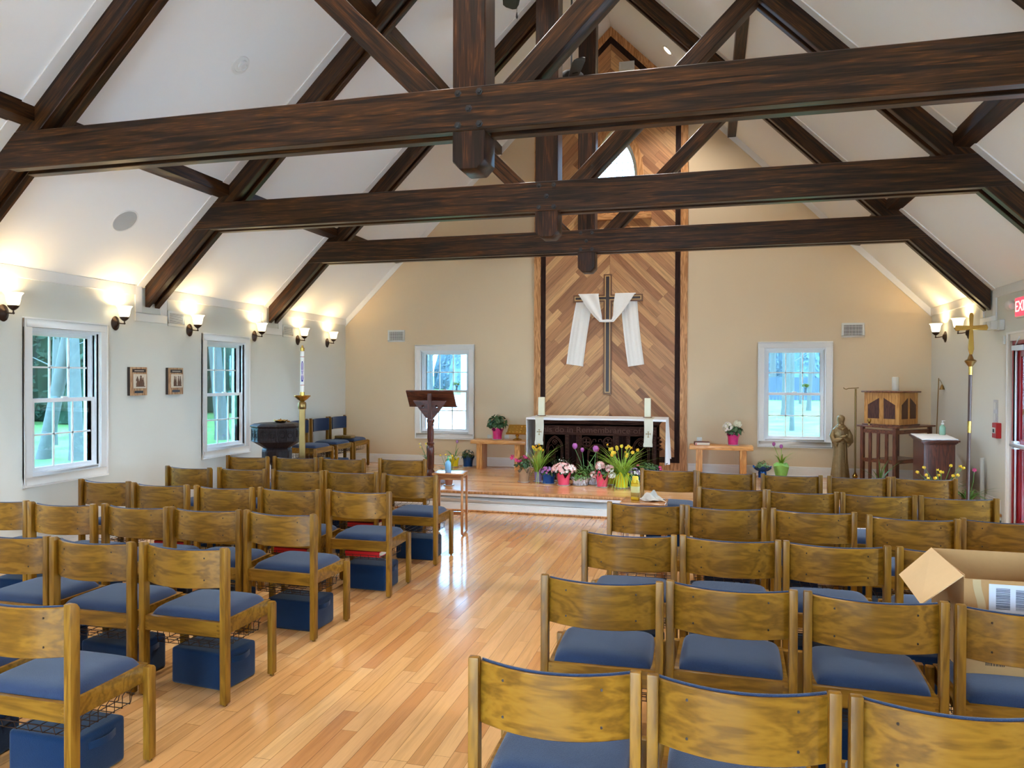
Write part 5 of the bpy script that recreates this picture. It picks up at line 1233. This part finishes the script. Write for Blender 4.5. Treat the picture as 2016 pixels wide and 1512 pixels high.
def pot(parent, r, h, mat_, style='foil', saucer=True, flare=1.3):
    z0 = .008 if saucer else 0
    if saucer: MB().lathe([(r * 1.1, 0), (r * 1.25, .006), (r * 1.3, .014), (r * 1.22, .012), (r * .9, .008)], 22).build('saucer', M_sauc, parent)
    if style == 'foil':
        def fl(rr_, z, th, i):
            k = (z - z0) / h
            w = max(0, k - .55) * 2.2
            return rr_ * (1 + .02 * math.sin(12 * th) + .10 * w * math.sin(5 * th + 1)), z + w * .022 * math.sin(5 * th + 2.5) * (h / .15) + w * .01 * math.sin(3 * th)
        pr = [(r, z0), (r * 1.04, z0 + h * .3), (r * 1.1, z0 + h * .6), (r * 1.18, z0 + h * .8), (r * flare, z0 + h), (r * flare - .003, z0 + h), (r * 1.12, z0 + h * .8), (r * 1.0, z0 + h * .62)]
        MB().lathe(pr, 44, flute=fl).build('pot_wrap', mat_, parent, fix=False)
    elif style == 'petal':   # felt wrap with pointed petals
        def fl(rr_, z, th, i):
            k = (z - z0) / h; w = max(0, k - .5) * 2
            return rr_ * (1 + .14 * w * math.cos(4 * th + .4)), z + w * h * .42 * math.cos(4 * th + .4)
        pr = [(r, z0), (r * 1.08, z0 + h * .35), (r * 1.16, z0 + h * .6), (r * 1.25, z0 + h * .8), (r * 1.38, z0 + h), (r * 1.35, z0 + h), (r * 1.2, z0 + h * .8), (r * 1.05, z0 + h * .6)]
        MB().lathe(pr, 48, flute=fl).build('pot_wrap', mat_, parent, fix=False)
    elif style == 'bowl':    # crumpled foil, wide and low
        def fl(rr_, z, th, i): return rr_ * (1 + .07 * math.sin(13 * th + 3 * z * 40) + .05 * math.sin(29 * th)), z + .008 * math.sin(9 * th + i)
        pr = [(r, z0), (r * 1.15, z0 + h * .3), (r * 1.2, z0 + h * .6), (r * 1.35, z0 + h * .85), (r * 1.5, z0 + h), (r * 1.3, z0 + h * .9), (r, z0 + h * .7)]
        MB().lathe(pr, 60, flute=fl).build('pot_wrap', mat_, parent, fix=False)
    elif style == 'flare':   # wide foil skirt on a small pot
        def fl(rr_, z, th, i):
            w = 1 if i > 2 else 0
            return rr_ * (1 + .05 * w * math.sin(7 * th)), z + w * .012 * math.sin(7 * th + 1) + (.01 if i > 3 else 0) * math.sin(3 * th)
        pr = [(r, z0), (r * 1.05, z0 + h * .5), (r * .95, z0 + h * .6), (r * 1.6, z0 + h * .75), (r * 2.3, z0 + h), (r * 2.28, z0 + h), (r * 1.4, z0 + h * .77), (r * .8, z0 + h * .7)]
        MB().lathe(pr, 42, flute=fl).build('pot_wrap', mat_, parent, fix=False)
    else:
        MB().lathe([(r * .78, z0), (r * .82, z0 + .01), (r, z0 + h - .02), (r * 1.06, z0 + h - .018), (r * 1.06, z0 + h), (r * .96, z0 + h), (r * .9, z0 + h - .02)], 24).build('pot', mat_, parent)
    MB().lathe([(r * 1.0, z0 + h * .78), (.001, z0 + h * .82)], 16).build('soil', M_soil, parent)
    return z0 + h * .8
GRP = 'potted flowers in front of the altar'
def plant(name, label, cat, x, y, z=ZP, group=GRP): return thing(name, label, cat, (x, y, z), RP.uniform(-.3, .3), group)
def stemmed(parent, z, n, spread, hlo, hhi, r=.003, mat_=None):
    """stems; returns tip points"""
    mb = MB(); tips = []
    for i in range(n):
        a = 2 * PI * (i + RP.random()) / n; k = RP.uniform(.2, 1) * spread; h = RP.uniform(hlo, hhi)
        p0 = Vector((.02 * math.cos(a), .02 * math.sin(a), z)); p2 = Vector((k * math.cos(a), k * math.sin(a), z + h)); p1 = (p0 + p2) / 2 + Vector((-.1 * k * math.cos(a), -.1 * k * math.sin(a), .06 * h))
        mb.tube([p0, p1, p2], [r * 1.2, r, r * .8], 5); tips.append((p2, (p2 - p1).normalized()))
    mb.build('stems', mat_ or G_md, parent); return tips
def daffodil_head(parent, p, d, size=.028, c1='yellow', c2='gold', ang=None):
    d = Vector(d); a = RP.uniform(0, 2 * PI) if ang is None else ang
    d = (Vector((math.cos(a), math.sin(a), .1))).normalized(); mb = MB(); floret(mb, p, d, size, 6, 0, .1)
    R = d.to_track_quat('Z', 'Y').to_matrix().to_4x4(); mb.lathe([(.006, 0), (.010, .014), (.015, .022)], 10, M=Matrix.Translation(p) @ R, m=1)
    return mb.build('bloom', [F[c1], F[c2]], parent, fix=False, smooth=False)
def strap_leaves(parent, z, n, L0, L1, w, mat_, rise=(.3, 1.1, .35), droop=1.0, r0=.04):
    mb = MB()
    for i in range(n):
        a = RP.uniform(0, 2 * PI); L_ = RP.uniform(L0, L1); q = RP.uniform(.7, 1.3)
        leafblade(mb, (r0 * RP.random() * math.cos(a), r0 * RP.random() * math.sin(a), z), a, L_, w * RP.uniform(.7, 1.2), (rise[0] * q, rise[1] * RP.uniform(.8, 1.1), rise[2] * RP.uniform(.3, 1.6)), droop * RP.uniform(.4, 1.3), 7)
    return mb.build('leaves', mat_, parent, smooth=False, fix=False)
def tulip_head(parent, p, col, s=.03):
    mb = MB()
    def fl(r, z, th, i): return r * (1 + .12 * abs(math.sin(3 * th))), z + .004 * math.cos(6 * th) * (1 if i > 3 else 0)
    mb.lathe([(.004, -.012), (s * .7, 0), (s, s * .8), (s * .92, s * 1.5), (s * .55, s * 2.0), (s * .2, s * 1.9)], 18, p, flute=fl); return mb.build('bloom', F[col], parent, fix=False)

# in front of the altar, from left to right
t = plant('potted_rose', 'potted plant with magenta flowers in brown paper, leftmost before the altar', 'potted plant', -2.40, 9.82); z = pot(t, .065, .15, P_['kraft'], 'foil')
mb = MB(); dome(mb, (0, 0, z + .09), .13, .13, 150, .028); mb.build('foliage', G_dk, t, smooth=False, fix=False)
tips = stemmed(t, z, 6, .12, .14, .26)
for (p, d) in tips: mb = MB(); [floret(mb, p + Vector((RP.uniform(-.012, .012), RP.uniform(-.012, .012), .006 * k)), (RP.uniform(-.6, .6), -.5, 1), .024, 6, 0, .5) for k in range(3)]; mb.build('bloom', F['magenta' if RP.random() < .6 else 'rose'], t, smooth=False, fix=False)
mb = MB(); floret(mb, (-.15, -.02, z + .2), (-.5, -1, .4), .04, 6, 0, .5); floret(mb, (-.15, -.03, z + .2), (-.5, -1, .4), .026, 6, 0, .6); mb.build('bloom', F['magenta'], t, smooth=False, fix=False)
t = plant('potted_daffodil', 'tall slim potted daffodils before the left end of the altar', 'potted plant', -2.22, 9.90); z = pot(t, .055, .13, P_['lilac'], 'plain')
strap_leaves(t, z, 70, .22, .46, .013, G_lt, (.14, 1.0, .15), .8, .05); strap_leaves(t, z, 16, .22, .36, .012, G_lt, (.5, .5, 1.0), .8, .05)
for p, d in stemmed(t, z, 9, .09, .30, .40, mat_=G_lt): daffodil_head(t, p, d, .024)
t = plant('potted_mum', 'lilac flowers in a shiny blue foil pot before the altar', 'potted plant', -2.05, 9.76); z = pot(t, .075, .13, P_['blue'], 'foil', flare=1.25)
mb = MB(); dome(mb, (0, 0, z + .02), .12, .09, 70, .025); mb.build('foliage', G_dk, t, smooth=False, fix=False); blossom_cluster((-.01, 0, z + .04), .11, 70, .016, [F['lilac'], F['purple']], t, 6)
t = plant('potted_azalea', 'pale pink azalea in a coral petal wrap, left one of two', 'potted plant', -1.83, 9.68); z = pot(t, .07, .16, P_['coral'], 'petal')
mb = MB(); dome(mb, (0, 0, z + .03), .13, .1, 110, .03); mb.build('foliage', G_dk, t, smooth=False, fix=False); blossom_cluster((0, 0, z + .06), .155, 120, .026, [F['pink'], F['white'], F['pink']], t, 5, .62, -.1)
t = plant('foil_planter', 'low green plant in a crumpled silver foil bowl before the altar', 'potted plant', -1.62, 9.74); z = pot(t, .085, .09, P_['silver'], 'bowl')
mb = MB(); dome(mb, (0, 0, z + .0), .15, .15, 260, .017, 0); mb.build('foliage', G_md, t, smooth=False, fix=False)
t = plant('potted_tulips', 'purple tulips standing behind the silver foil pots', 'potted plant', -1.60, 9.96); z = pot(t, .06, .12, P_['terra'], 'plain')
strap_leaves(t, z, 12, .16, .26, .035, G_bl, (.16, 1.0, .25), 1.0, .03)
for (dx, dz, c_) in ((-.13, .36, 'purple'), (-.03, .32, 'purple'), (.17, .33, 'rose')):
    mb = MB(); mb.tube([(0, 0, z), (dx * .4, 0, z + dz * .5), (dx, 0, z + dz)], .004, 6); mb.build('stem', G_bl, t); tulip_head(t, Vector((dx, 0, z + dz)), c_, .033 if c_ == 'purple' and dx < -.1 else .024)
t = plant('snowdrop_pot', 'dark leafy pot with tiny white buds against the altar front', 'potted plant', -1.93, 10.02); z = pot(t, .07, .13, P_['terra'], 'plain')
strap_leaves(t, z, 60, .16, .27, .009, G_dk, (.22, 1.0, .12), .9, .06); blossom_cluster((0, 0, z + .12), .13, 16, .007, [F['white']], t, 5)
t = plant('foil_planter', 'small leafy plant in crumpled silver foil, right of the larger foil bowl', 'potted plant', -1.455, 9.86); z = pot(t, .07, .09, P_['silver'], 'bowl')
mb = MB(); dome(mb, (0, 0, z), .11, .13, 120, .02, 0); mb.build('foliage', G_dk, t, smooth=False, fix=False)
for dx, dz in ((.02, .36), ):
    mb = MB(); mb.tube([(0, 0, z), (dx * .4, 0, z + dz * .5), (dx, 0, z + dz)], .004, 6); mb.build('stem', G_bl, t); tulip_head(t, Vector((dx, 0, z + dz)), 'purple', .036)
strap_leaves(t, z, 8, .2, .3, .03, G_bl, (.16, 1.0, .25), 1.0, .03)
t = plant('potted_azalea', 'peach pink azalea in a coral petal wrap, right one of two', 'potted plant', -1.32, 9.66); z = pot(t, .065, .15, P_['coral'], 'petal')
mb = MB(); dome(mb, (0, 0, z + .03), .12, .1, 80, .028); mb.build('foliage', G_dk, t, smooth=False, fix=False)
for c_, r_, n_ in (((-.03, 0, z + .14), .06, 34), ((.1, 0, z + .11), .05, 22), ((-.12, 0, z + .02), .04, 16), ((.14, -.02, z + .03), .04, 14)): blossom_cluster(c_, r_, int(n_ * 1.4), .024, [F['pink'], F['pink'], F['white']] if c_[0] < .12 else [F['white']], t, 5, .9, -.5)
t = plant('potted_bulbs', 'olive yellow wrapped pot half hidden behind the right azalea', 'potted plant', -1.235, 9.93); z = pot(t, .065, .14, P_['olive'], 'foil'); strap_leaves(t, z, 14, .14, .26, .014, G_md, (.2, 1.0, .2), 1, .04)
t = plant('potted_daffodil', 'large yellow potted daffodil with arching leaves, before the right of the altar', 'potted plant', -1.07, 9.66); z = pot(t, .075, .17, P_['yellow'], 'foil', flare=1.2)
strap_leaves(t, z, 110, .3, .5, .014, G_lt, (.36, .95, .4), 1.2, .05); strap_leaves(t, z, 60, .24, .42, .013, G_lt, (.5, .55, 1.25), .8, .06)
for p, d in stemmed(t, z, 17, .24, .26, .42, mat_=G_lt): daffodil_head(t, p, d, .025)
t = plant('potted_mum', 'small mauve flowers in a dark teal wrap right of the big daffodil', 'potted plant', -.93, 9.78); z = pot(t, .075, .14, P_['teal'], 'foil'); mb = MB(); dome(mb, (0, 0, z + .02), .1, .08, 50, .024); mb.build('foliage', G_dk, t, smooth=False, fix=False); blossom_cluster((0, 0, z + .05), .085, 60, .015, [F['lilac'], F['white']], t, 6, .9)
t = plant('potted_azalea', 'dark leafy pot with a few magenta flowers at the right end of the altar', 'potted plant', -.76, 9.93); z = pot(t, .07, .14, P_['terra'], 'plain'); mb = MB(); dome(mb, (0, 0, z + .06), .19, .13, 220, .026); mb.build('foliage', G_dk, t, smooth=False, fix=False)
for p in ((.17, -.03, z + .13), (.18, -.03, z + .1), (-.12, -.05, z + .14)): mb = MB(); floret(mb, p, (.2, -.6, 1), .022, 6, 0, .5); floret(mb, p, (.2, -.6, 1), .014, 6, 0, .7); mb.build('bloom', F['magenta'], t, smooth=False, fix=False)
# beside the lectern
G2 = 'potted flowers left of the altar'
t = plant('potted_daffodil', 'pale daffodils on the platform left of the lectern', 'potted plant', -4.2, 10.9, group=G2); z = pot(t, .06, .13, P_['terra'], 'plain'); strap_leaves(t, z, 26, .16, .28, .014, G_md, (.22, 1.0, .2), 1, .04)
for p, d in stemmed(t, z, 9, .13, .2, .28): daffodil_head(t, p, d, .022, 'cream', 'yellow')
t = plant('potted_daffodil', 'pale daffodils at the foot of the lectern on its right', 'potted plant', -3.27, 9.25, group=G2); z = pot(t, .055, .12, P_['terra'], 'plain'); strap_leaves(t, z, 30, .16, .3, .013, G_md, (.28, .9, .3), 1, .04)
for p, d in stemmed(t, z, 8, .1, .2, .32): daffodil_head(t, p, d, .02, 'cream', 'yellow')
t = plant('potted_hyacinth', 'single tall flower in a bright yellow pot by the far window', 'potted plant', -3.865, 11.2, group=G2); z = pot(t, .055, .13, P_['yellow'], 'foil'); strap_leaves(t, z, 14, .14, .26, .022, G_md, (.3, .9, .3), 1, .03)
mb = MB(); mb.tube([(0, 0, z), (.02, 0, z + .15), (.045, 0, z + .27)], .004, 6); mb.build('stem', G_bl, t); tulip_head(t, Vector((.045, 0, z + .27)), 'lilac', .02)
t = plant('potted_cyclamen', 'leafy plant in a shiny blue foil pot beside the left bench', 'potted plant', -3.66, 11.25, group=G2); z = pot(t, .07, .15, P_['blue'], 'foil', flare=1.35); mb = MB(); dome(mb, (0, 0, z + .03), .11, .12, 90, .028); mb.build('foliage', G_dk, t, smooth=False, fix=False); blossom_cluster((0, 0, z + .08), .09, 14, .01, [F['white']], t)
t = plant('potted_hydrangea', 'dark leafy plant in pink foil on the left bench', 'potted plant', -3.145, 11.13, BT, G2); z = pot(t, .065, .15, P_['pink'], 'foil', flare=1.35); mb = MB(); dome(mb, (0, 0, z + .11), .155, .16, 120, .048, -.35); mb.build('foliage', G_dk, t, smooth=False, fix=False)
G3 = 'potted flowers right of the altar'
t = plant('potted_hydrangea', 'white hydrangea in pink foil on the right bench', 'potted plant', .345, 11.15, BT, G3); z = pot(t, .065, .15, P_['pink'], 'foil', flare=1.35); mb = MB(); dome(mb, (.02, 0, z + .05), .12, .1, 60, .05); mb.build('foliage', G_dk, t, smooth=False, fix=False)
blossom_cluster((-.07, -.02, z + .13), .075, 70, .018, [F['cream'], F['white']], t, 4, .9, -.8); blossom_cluster((.06, 0, z + .18), .06, 50, .016, [F['cream']], t, 4, .8, -.8)
t = plant('potted_primrose', 'plant in a wide flared blue foil bowl right of the right bench', 'potted plant', .745, 11.15, group=G3); z = pot(t, .055, .15, P_['blue'], 'flare'); mb = MB(); dome(mb, (0, 0, z + .02), .1, .1, 90, .024); mb.build('foliage', G_bl, t, smooth=False, fix=False)
t = plant('potted_tulips', 'two pink tulips in a glossy green wrap under the right far window', 'potted plant', 1.0, 11.2, group=G3)
def flv(r, z, th, i): return r * (1 + .1 * math.sin(4 * th + i)), z + (.012 * math.sin(3 * th) if i > 3 else 0)
MB().lathe([(.055, 0), (.07, .04), (.085, .1), (.1, .15), (.11, .18), (.07, .21), (.05, .2)], 40, flute=flv).build('pot_wrap', P_['green'], t, fix=False)
strap_leaves(t, .18, 12, .14, .26, .03, G_lt, (.22, 1.0, .25), 1.1, .03)
for dx, dz in ((-.1, .28), (.0, .25)): mb = MB(); mb.tube([(0, 0, .18), (dx * .4, 0, .18 + dz * .5), (dx, 0, .18 + dz)], .004, 6); mb.build('stem', G_lt, t); tulip_head(t, Vector((dx, 0, .18 + dz)), 'purple', .022)
t = plant('potted_daffodil', 'few arching daffodil leaves in a yellow pot by the corner stand', 'potted plant', 2.06, 10.12, group=G3); z = pot(t, .05, .1, P_['yellow'], 'foil'); strap_leaves(t, z, 7, .25, .42, .022, G_md, (.2, 1.0, .2), 1, .02)
strap_leaves(t, z, 3, .3, .36, .012, G_md, (.8, .8, .6), 1, .02)
t = plant('potted_daffodil', 'bushy small daffodils before the mahogany cabinet near the red door', 'potted plant', 2.42, 8.98 - .03, group=G3); z = pot(t, .06, .13, P_['terra'], 'plain'); strap_leaves(t, z, 55, .2, .36, .013, G_md, (.4, .9, .4), 1, .05)
for p, d in stemmed(t, z, 15, .22, .24, .36): daffodil_head(t, p, d, .018, 'gold', 'yellow')
t = plant('potted_lilies', 'strappy green plant beside the processional cross', 'potted plant', 2.68, 8.94, group=G3); z = pot(t, .06, .13, P_['terra'], 'plain'); strap_leaves(t, z, 30, .2, .34, .02, G_md, (.35, .8, .5), 1, .05)
mb = MB(); mb.tube([(0, 0, z), (.05, 0, z + .2), (.06, 0, z + .33)], .003, 5); mb.build('stem', G_md, t); mb = MB(); floret(mb, (.06, 0, z + .33), (-.3, -1, .2), .022, 6, 0, .4); mb.build('bloom', F['magenta'], t, smooth=False, fix=False)
t = plant('potted_cyclamen', 'pot with two pink flowers on the floor beside the black font', 'potted plant', -4.93, 8.62 + .0, 0, 'potted flowers by the font')
z = pot(t, .08, .2, P_['blue'], 'foil'); mb = MB(); dome(mb, (0, 0, z + .12), .15, .2, 90, .04); mb.build('foliage', G_dk, t, smooth=False, fix=False)
for p in ((.1, -.05, z + .40), (.09, -.07, z + .36)): mb = MB(); mb.tube([(0, 0, z), p], .003, 5); mb.build('stem', G_dk, t); mb = MB(); floret(mb, p, (.2, -.6, .5), .035, 6, 0, .6); mb.build('bloom', F['rose'], t, smooth=False, fix=False)
# glass vases standing on the meeting rails of the far windows
for x, l in ((-3.925, 'left'), (1.35, 'right')):
    t = plant('bud_vase', 'tiny green sprig in a glass vase on the %s far window rail' % l, 'vase', x, YF + .03, 1.452, 'bud vases on the far windows'); t.rotation_euler = (0, 0, 0)
    MB().lathe([(.02, 0), (.022, .01), (.016, .03), (.022, .06), (.03, .075), (.026, .07), (.012, .03)], 14).build('vase', M_gelb, t); mb = MB(); dome(mb, (0, 0, .1), .06, .045, 46, .018, -.4); mb.build('sprig', G_lt, t, smooth=False, fix=False)
# gift box and ring on the wall chairs
t = thing('brass_box', 'flat gold box lying on the seat of the middle wall chair', 'box', (-5.43, 10.55, ZP + .470), .1); MB().box(-.13, .13, -.09, .09, 0, .04).build('box', M_brassd, t, bevel=.004); MB().box(-.01, .01, -.092, .092, 0, .042).build('ribbon', M_brass, t)
# ---------------------------------------------------------------- outside
M_grass, _nt, _b = _new('lawn'); _tc = _nt.nodes.new('ShaderNodeTexCoord'); _no = _nt.nodes.new('ShaderNodeTexNoise'); _no.inputs['Scale'].default_value = .9; _no.inputs['Detail'].default_value = 6
_nt.links.new(_tc.outputs['Object'], _no.inputs['Vector']); _rp = _nt.nodes.new('ShaderNodeValToRGB'); _rp.color_ramp.elements[0].position = .35; _rp.color_ramp.elements[1].position = .65
_rp.color_ramp.elements[0].color = rgb(72, 104, 44); _rp.color_ramp.elements[1].color = rgb(108, 138, 66); _nt.links.new(_no.outputs['Fac'], _rp.inputs[0]); _nt.links.new(_rp.outputs[0], _b.inputs['Base Color']); _b.inputs['Roughness'].default_value = .95
m = MB()
def gz(x, y):
    return -.4 + max(0, y - 14) * .022
m.grid(lambda u, v: (-90 + 180 * u, -40 + 160 * v, gz(0, -40 + 160 * v)), 60, 60)
o = m.build('lawn', M_grass, None); o['kind'] = 'structure'; o['label'] = 'green lawn outside the windows'; o['category'] = 'lawn'
M_pave = plain('pale_paving', rgb(214, 214, 210), .9)
m = MB(); m.grid(lambda u, v: (lerp(lerp(-11.8, -7.5, u), lerp(-20, -13, u), v), 22 + 28 * v, gz(0, 22 + 28 * v) + .03), 6, 20, thick=(0, 0, -.05)); o = m.build('paved_drive', M_pave, None); tag(o, 'bright pale paving outside the left far window', 'paving'); o['kind'] = 'structure'
o = MB().prism([(-30, -30), (30, -30), (30, 30), (3.4, 30), (3.4, -3.0), (-30, -3.0)], -.36, -.30, 'xy').build('bounce_ground', plain('bounce_pale', rgb(206, 208, 210), .9), None); o['kind'] = 'structure'; o['label'] = 'added pale ground bouncing daylight into the room, outside the red door'; o['category'] = 'ground'  # pale reflecting ground, added to bounce daylight up onto the ceiling
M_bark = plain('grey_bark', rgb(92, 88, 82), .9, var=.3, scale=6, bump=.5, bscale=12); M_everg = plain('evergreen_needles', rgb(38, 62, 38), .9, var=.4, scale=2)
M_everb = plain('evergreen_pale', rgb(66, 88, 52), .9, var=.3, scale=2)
RT = random.Random(5)
def trunk(x, y, r, h, lean, label, branches=5, group='tree trunks outside the windows'):
    z0 = gz(x, y) - .1; t = thing('bare_tree', label, 'tree', (x, y, z0), 0, group)
    MB().tube([(0, 0, 0), (lean * .05, 0, .5), (lean * .5, 0, h * .5), (lean, 0, h)], [r * 1.35, r * 1.05, r * .9, r * .6], 12).build('trunk', M_bark, t)
    m = MB()
    for k in range(branches):
        zz = h * RT.uniform(.25, .9); a = RT.uniform(0, 2 * PI); L_ = RT.uniform(1.2, 3.2); x0 = lean * zz / h
        p1 = Vector((x0 + math.cos(a) * L_ * .5, math.sin(a) * L_ * .5, zz + .4)); p2 = Vector((x0 + math.cos(a) * L_, math.sin(a) * L_, zz + RT.uniform(.3, 1.6)))
        m.tube([(x0, 0, zz), p1, p2], [r * .25, r * .15, r * .05], 5)
        for j in range(4):
            q = p1.lerp(p2, RT.random()); b = a + RT.uniform(-1, 1); l2 = RT.uniform(.4, 1.2); m.tube([q, q + Vector((math.cos(b) * l2, math.sin(b) * l2, RT.uniform(-.3, .7)))], [r * .08, r * .02], 4)
    m.build('branches', M_bark, t)
trunk(-15.84, 14.93, .15, 9, 2.2, 'leaning grey tree trunk outside the near left window, left pane'); trunk(-18.2, 17.5, .09, 9, .3, 'thin grey tree trunk outside the near left window, middle pane')
trunk(-14.78, 14.89, .15, 9, -.4, 'thick grey tree trunk outside the near left window, right pane'); trunk(-14.4, 20.0, .19, 9, -.9, 'thick grey tree trunk outside the second left window'); trunk(-12.6, 21.5, .06, 8, .2, 'slim grey tree outside the second left window, right pane')
trunk(-8.4, 31, .13, 11, .3, 'tall tree outside the left far window, leftmost', 12); trunk(-9.6, 24, .05, 8, .2, 'slender tree outside the left far window', 12)
trunk(3.2, 34, .17, 12, .2, 'thick tree trunk beyond the fence outside the right far window', 10); trunk(4.6, 38, .1, 12, .5, 'bare tree outside the right far window, middle', 14); trunk(5.6, 33, .06, 10, .9, 'forked bare tree outside the right far window, right pane', 14); trunk(2.75, 27, .07, 9, 0, 'pale tree trunk at the left edge of the right far window', 8)
def evergreen(x, y, h, r, label, mt=M_everg, n=2600):
    z0 = gz(x, y) - .1; t = thing('evergreen_tree', label, 'tree', (x, y, z0), 0, 'evergreens outside the windows')
    MB().tube([(0, 0, 0), (0, 0, h * .8)], [.22, .05], 8).build('trunk', M_bark, t)
    m = MB(); m.lathe([(r * .72, .1), (r * .6, h * .25), (r * .4, h * .6), (.05, h * .97)], 14, flute=lambda q, z, th, i: (q * (1 + .18 * math.sin(5 * th + 2 * i)), z))
    for i in range(n):
        f = RT.random() ** .8; a = RT.uniform(0, 2 * PI); rr_ = r * (1 - f * .75) * RT.uniform(.6, 1)
        leafquad(m, (rr_ * math.cos(a), rr_ * math.sin(a), .15 + f * h), (math.cos(a), math.sin(a), .5), RT.uniform(.09, .2), 0, RT)
    m.build('crown', mt, t, smooth=False, fix=False)
for i, (x, y) in enumerate(((-30, 19), (-27, 22), (-26.5, 26), (-24, 28.5), (-22.5, 32), (-31, 24), (-20, 34), (-17.5, 36), (-29, 30), (-33, 28), (-25.5, 31), (-23, 25))):
    evergreen(x, y, RT.uniform(9, 12), 2.4, 'dark evergreen tree behind the trunks outside the left wall windows', n=3200)
for i, (x, y, r_) in enumerate(((-13.5, 42, .1), (-15.2, 40, .12), (-11.8, 38, .07), (-12.6, 44, .14), (-10.6, 42, .09), (-17, 44, .12))): trunk(x, y, r_, 10, RT.uniform(-.4, .4), 'bare grey tree far outside the left far window', 26)
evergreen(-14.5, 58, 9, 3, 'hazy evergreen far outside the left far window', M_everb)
# weathered board fence and neighbour's house
M_fen = plain('weathered_fence', rgb(78, 84, 96), .9, var=.2, scale=5); FYY = 48; z0 = gz(0, FYY) - .05
t = thing('board_fence', 'weathered grey board fence across the lawn outside the right far window', 'fence', (5, FYY, z0))
m = MB()
for i in range(120): m.box(-12 + i * .2, -12 + i * .2 + .185, -.02, .02, 0, 1.42 + RT.uniform(-.02, .02))
m.build('boards', M_fen, t)
for i in range(10): MB().box(-12 + i * 2.6, -11.88 + i * 2.6, .02, .14, 0, 1.5).build('post', M_fen, t)
MB().box(-12, 12, .02, .07, .3, .4).build('rail', M_fen, t)
M_sid = plain('white_siding', rgb(226, 230, 232), .8); M_roof = plain('roof_grey', rgb(120, 128, 140), .9); M_wdk = plain('house_window_dark', rgb(70, 90, 110), .2)
t = thing('neighbour_house', 'white house with grey roof outside the left far window, upper right pane', 'house', (-9.9, 36, gz(0, 36) - .1))
m = MB(); m.prism([(-2.2, 0), (3, 0), (3, 5.6), (-2.2, 3.4)], 0, 6); m.build('walls', M_sid, t)
MB().prism([(-3.0, 3.0), (3.2, 5.7), (3.2, 5.95), (-3.0, 3.25)], -.4, 6.2).build('roof', M_roof, t)
for (a, b) in ((-1.5, 1.1), (.3, 1.1)): f_ = MB().box(a, a + .9, -.03, .0, b, b + 1.3).build('window', M_wdk, t)
t = thing('hedge', 'low round shrub before the house outside the left far window', 'shrub', (-9.3, 33.5, gz(0, 33.5) - .05)); m = MB(); dome(m, (0, 0, .5), 1.1, .7, 500, .16, -.6, rng=RT); m.build('foliage', M_everg, t, smooth=False, fix=False)
for i, (x, y, r_) in enumerate(((4.1, 52, .2), (6.3, 50, .12), (7.6, 53, .16), (5.2, 56, .1), (8.4, 60, .2), (3.3, 58, .14), (6.9, 42, .05), (4.9, 44, .06))): trunk(x, y, r_, 13, RT.uniform(-.5, .5), 'bare grey tree beyond the fence outside the right far window', 30)
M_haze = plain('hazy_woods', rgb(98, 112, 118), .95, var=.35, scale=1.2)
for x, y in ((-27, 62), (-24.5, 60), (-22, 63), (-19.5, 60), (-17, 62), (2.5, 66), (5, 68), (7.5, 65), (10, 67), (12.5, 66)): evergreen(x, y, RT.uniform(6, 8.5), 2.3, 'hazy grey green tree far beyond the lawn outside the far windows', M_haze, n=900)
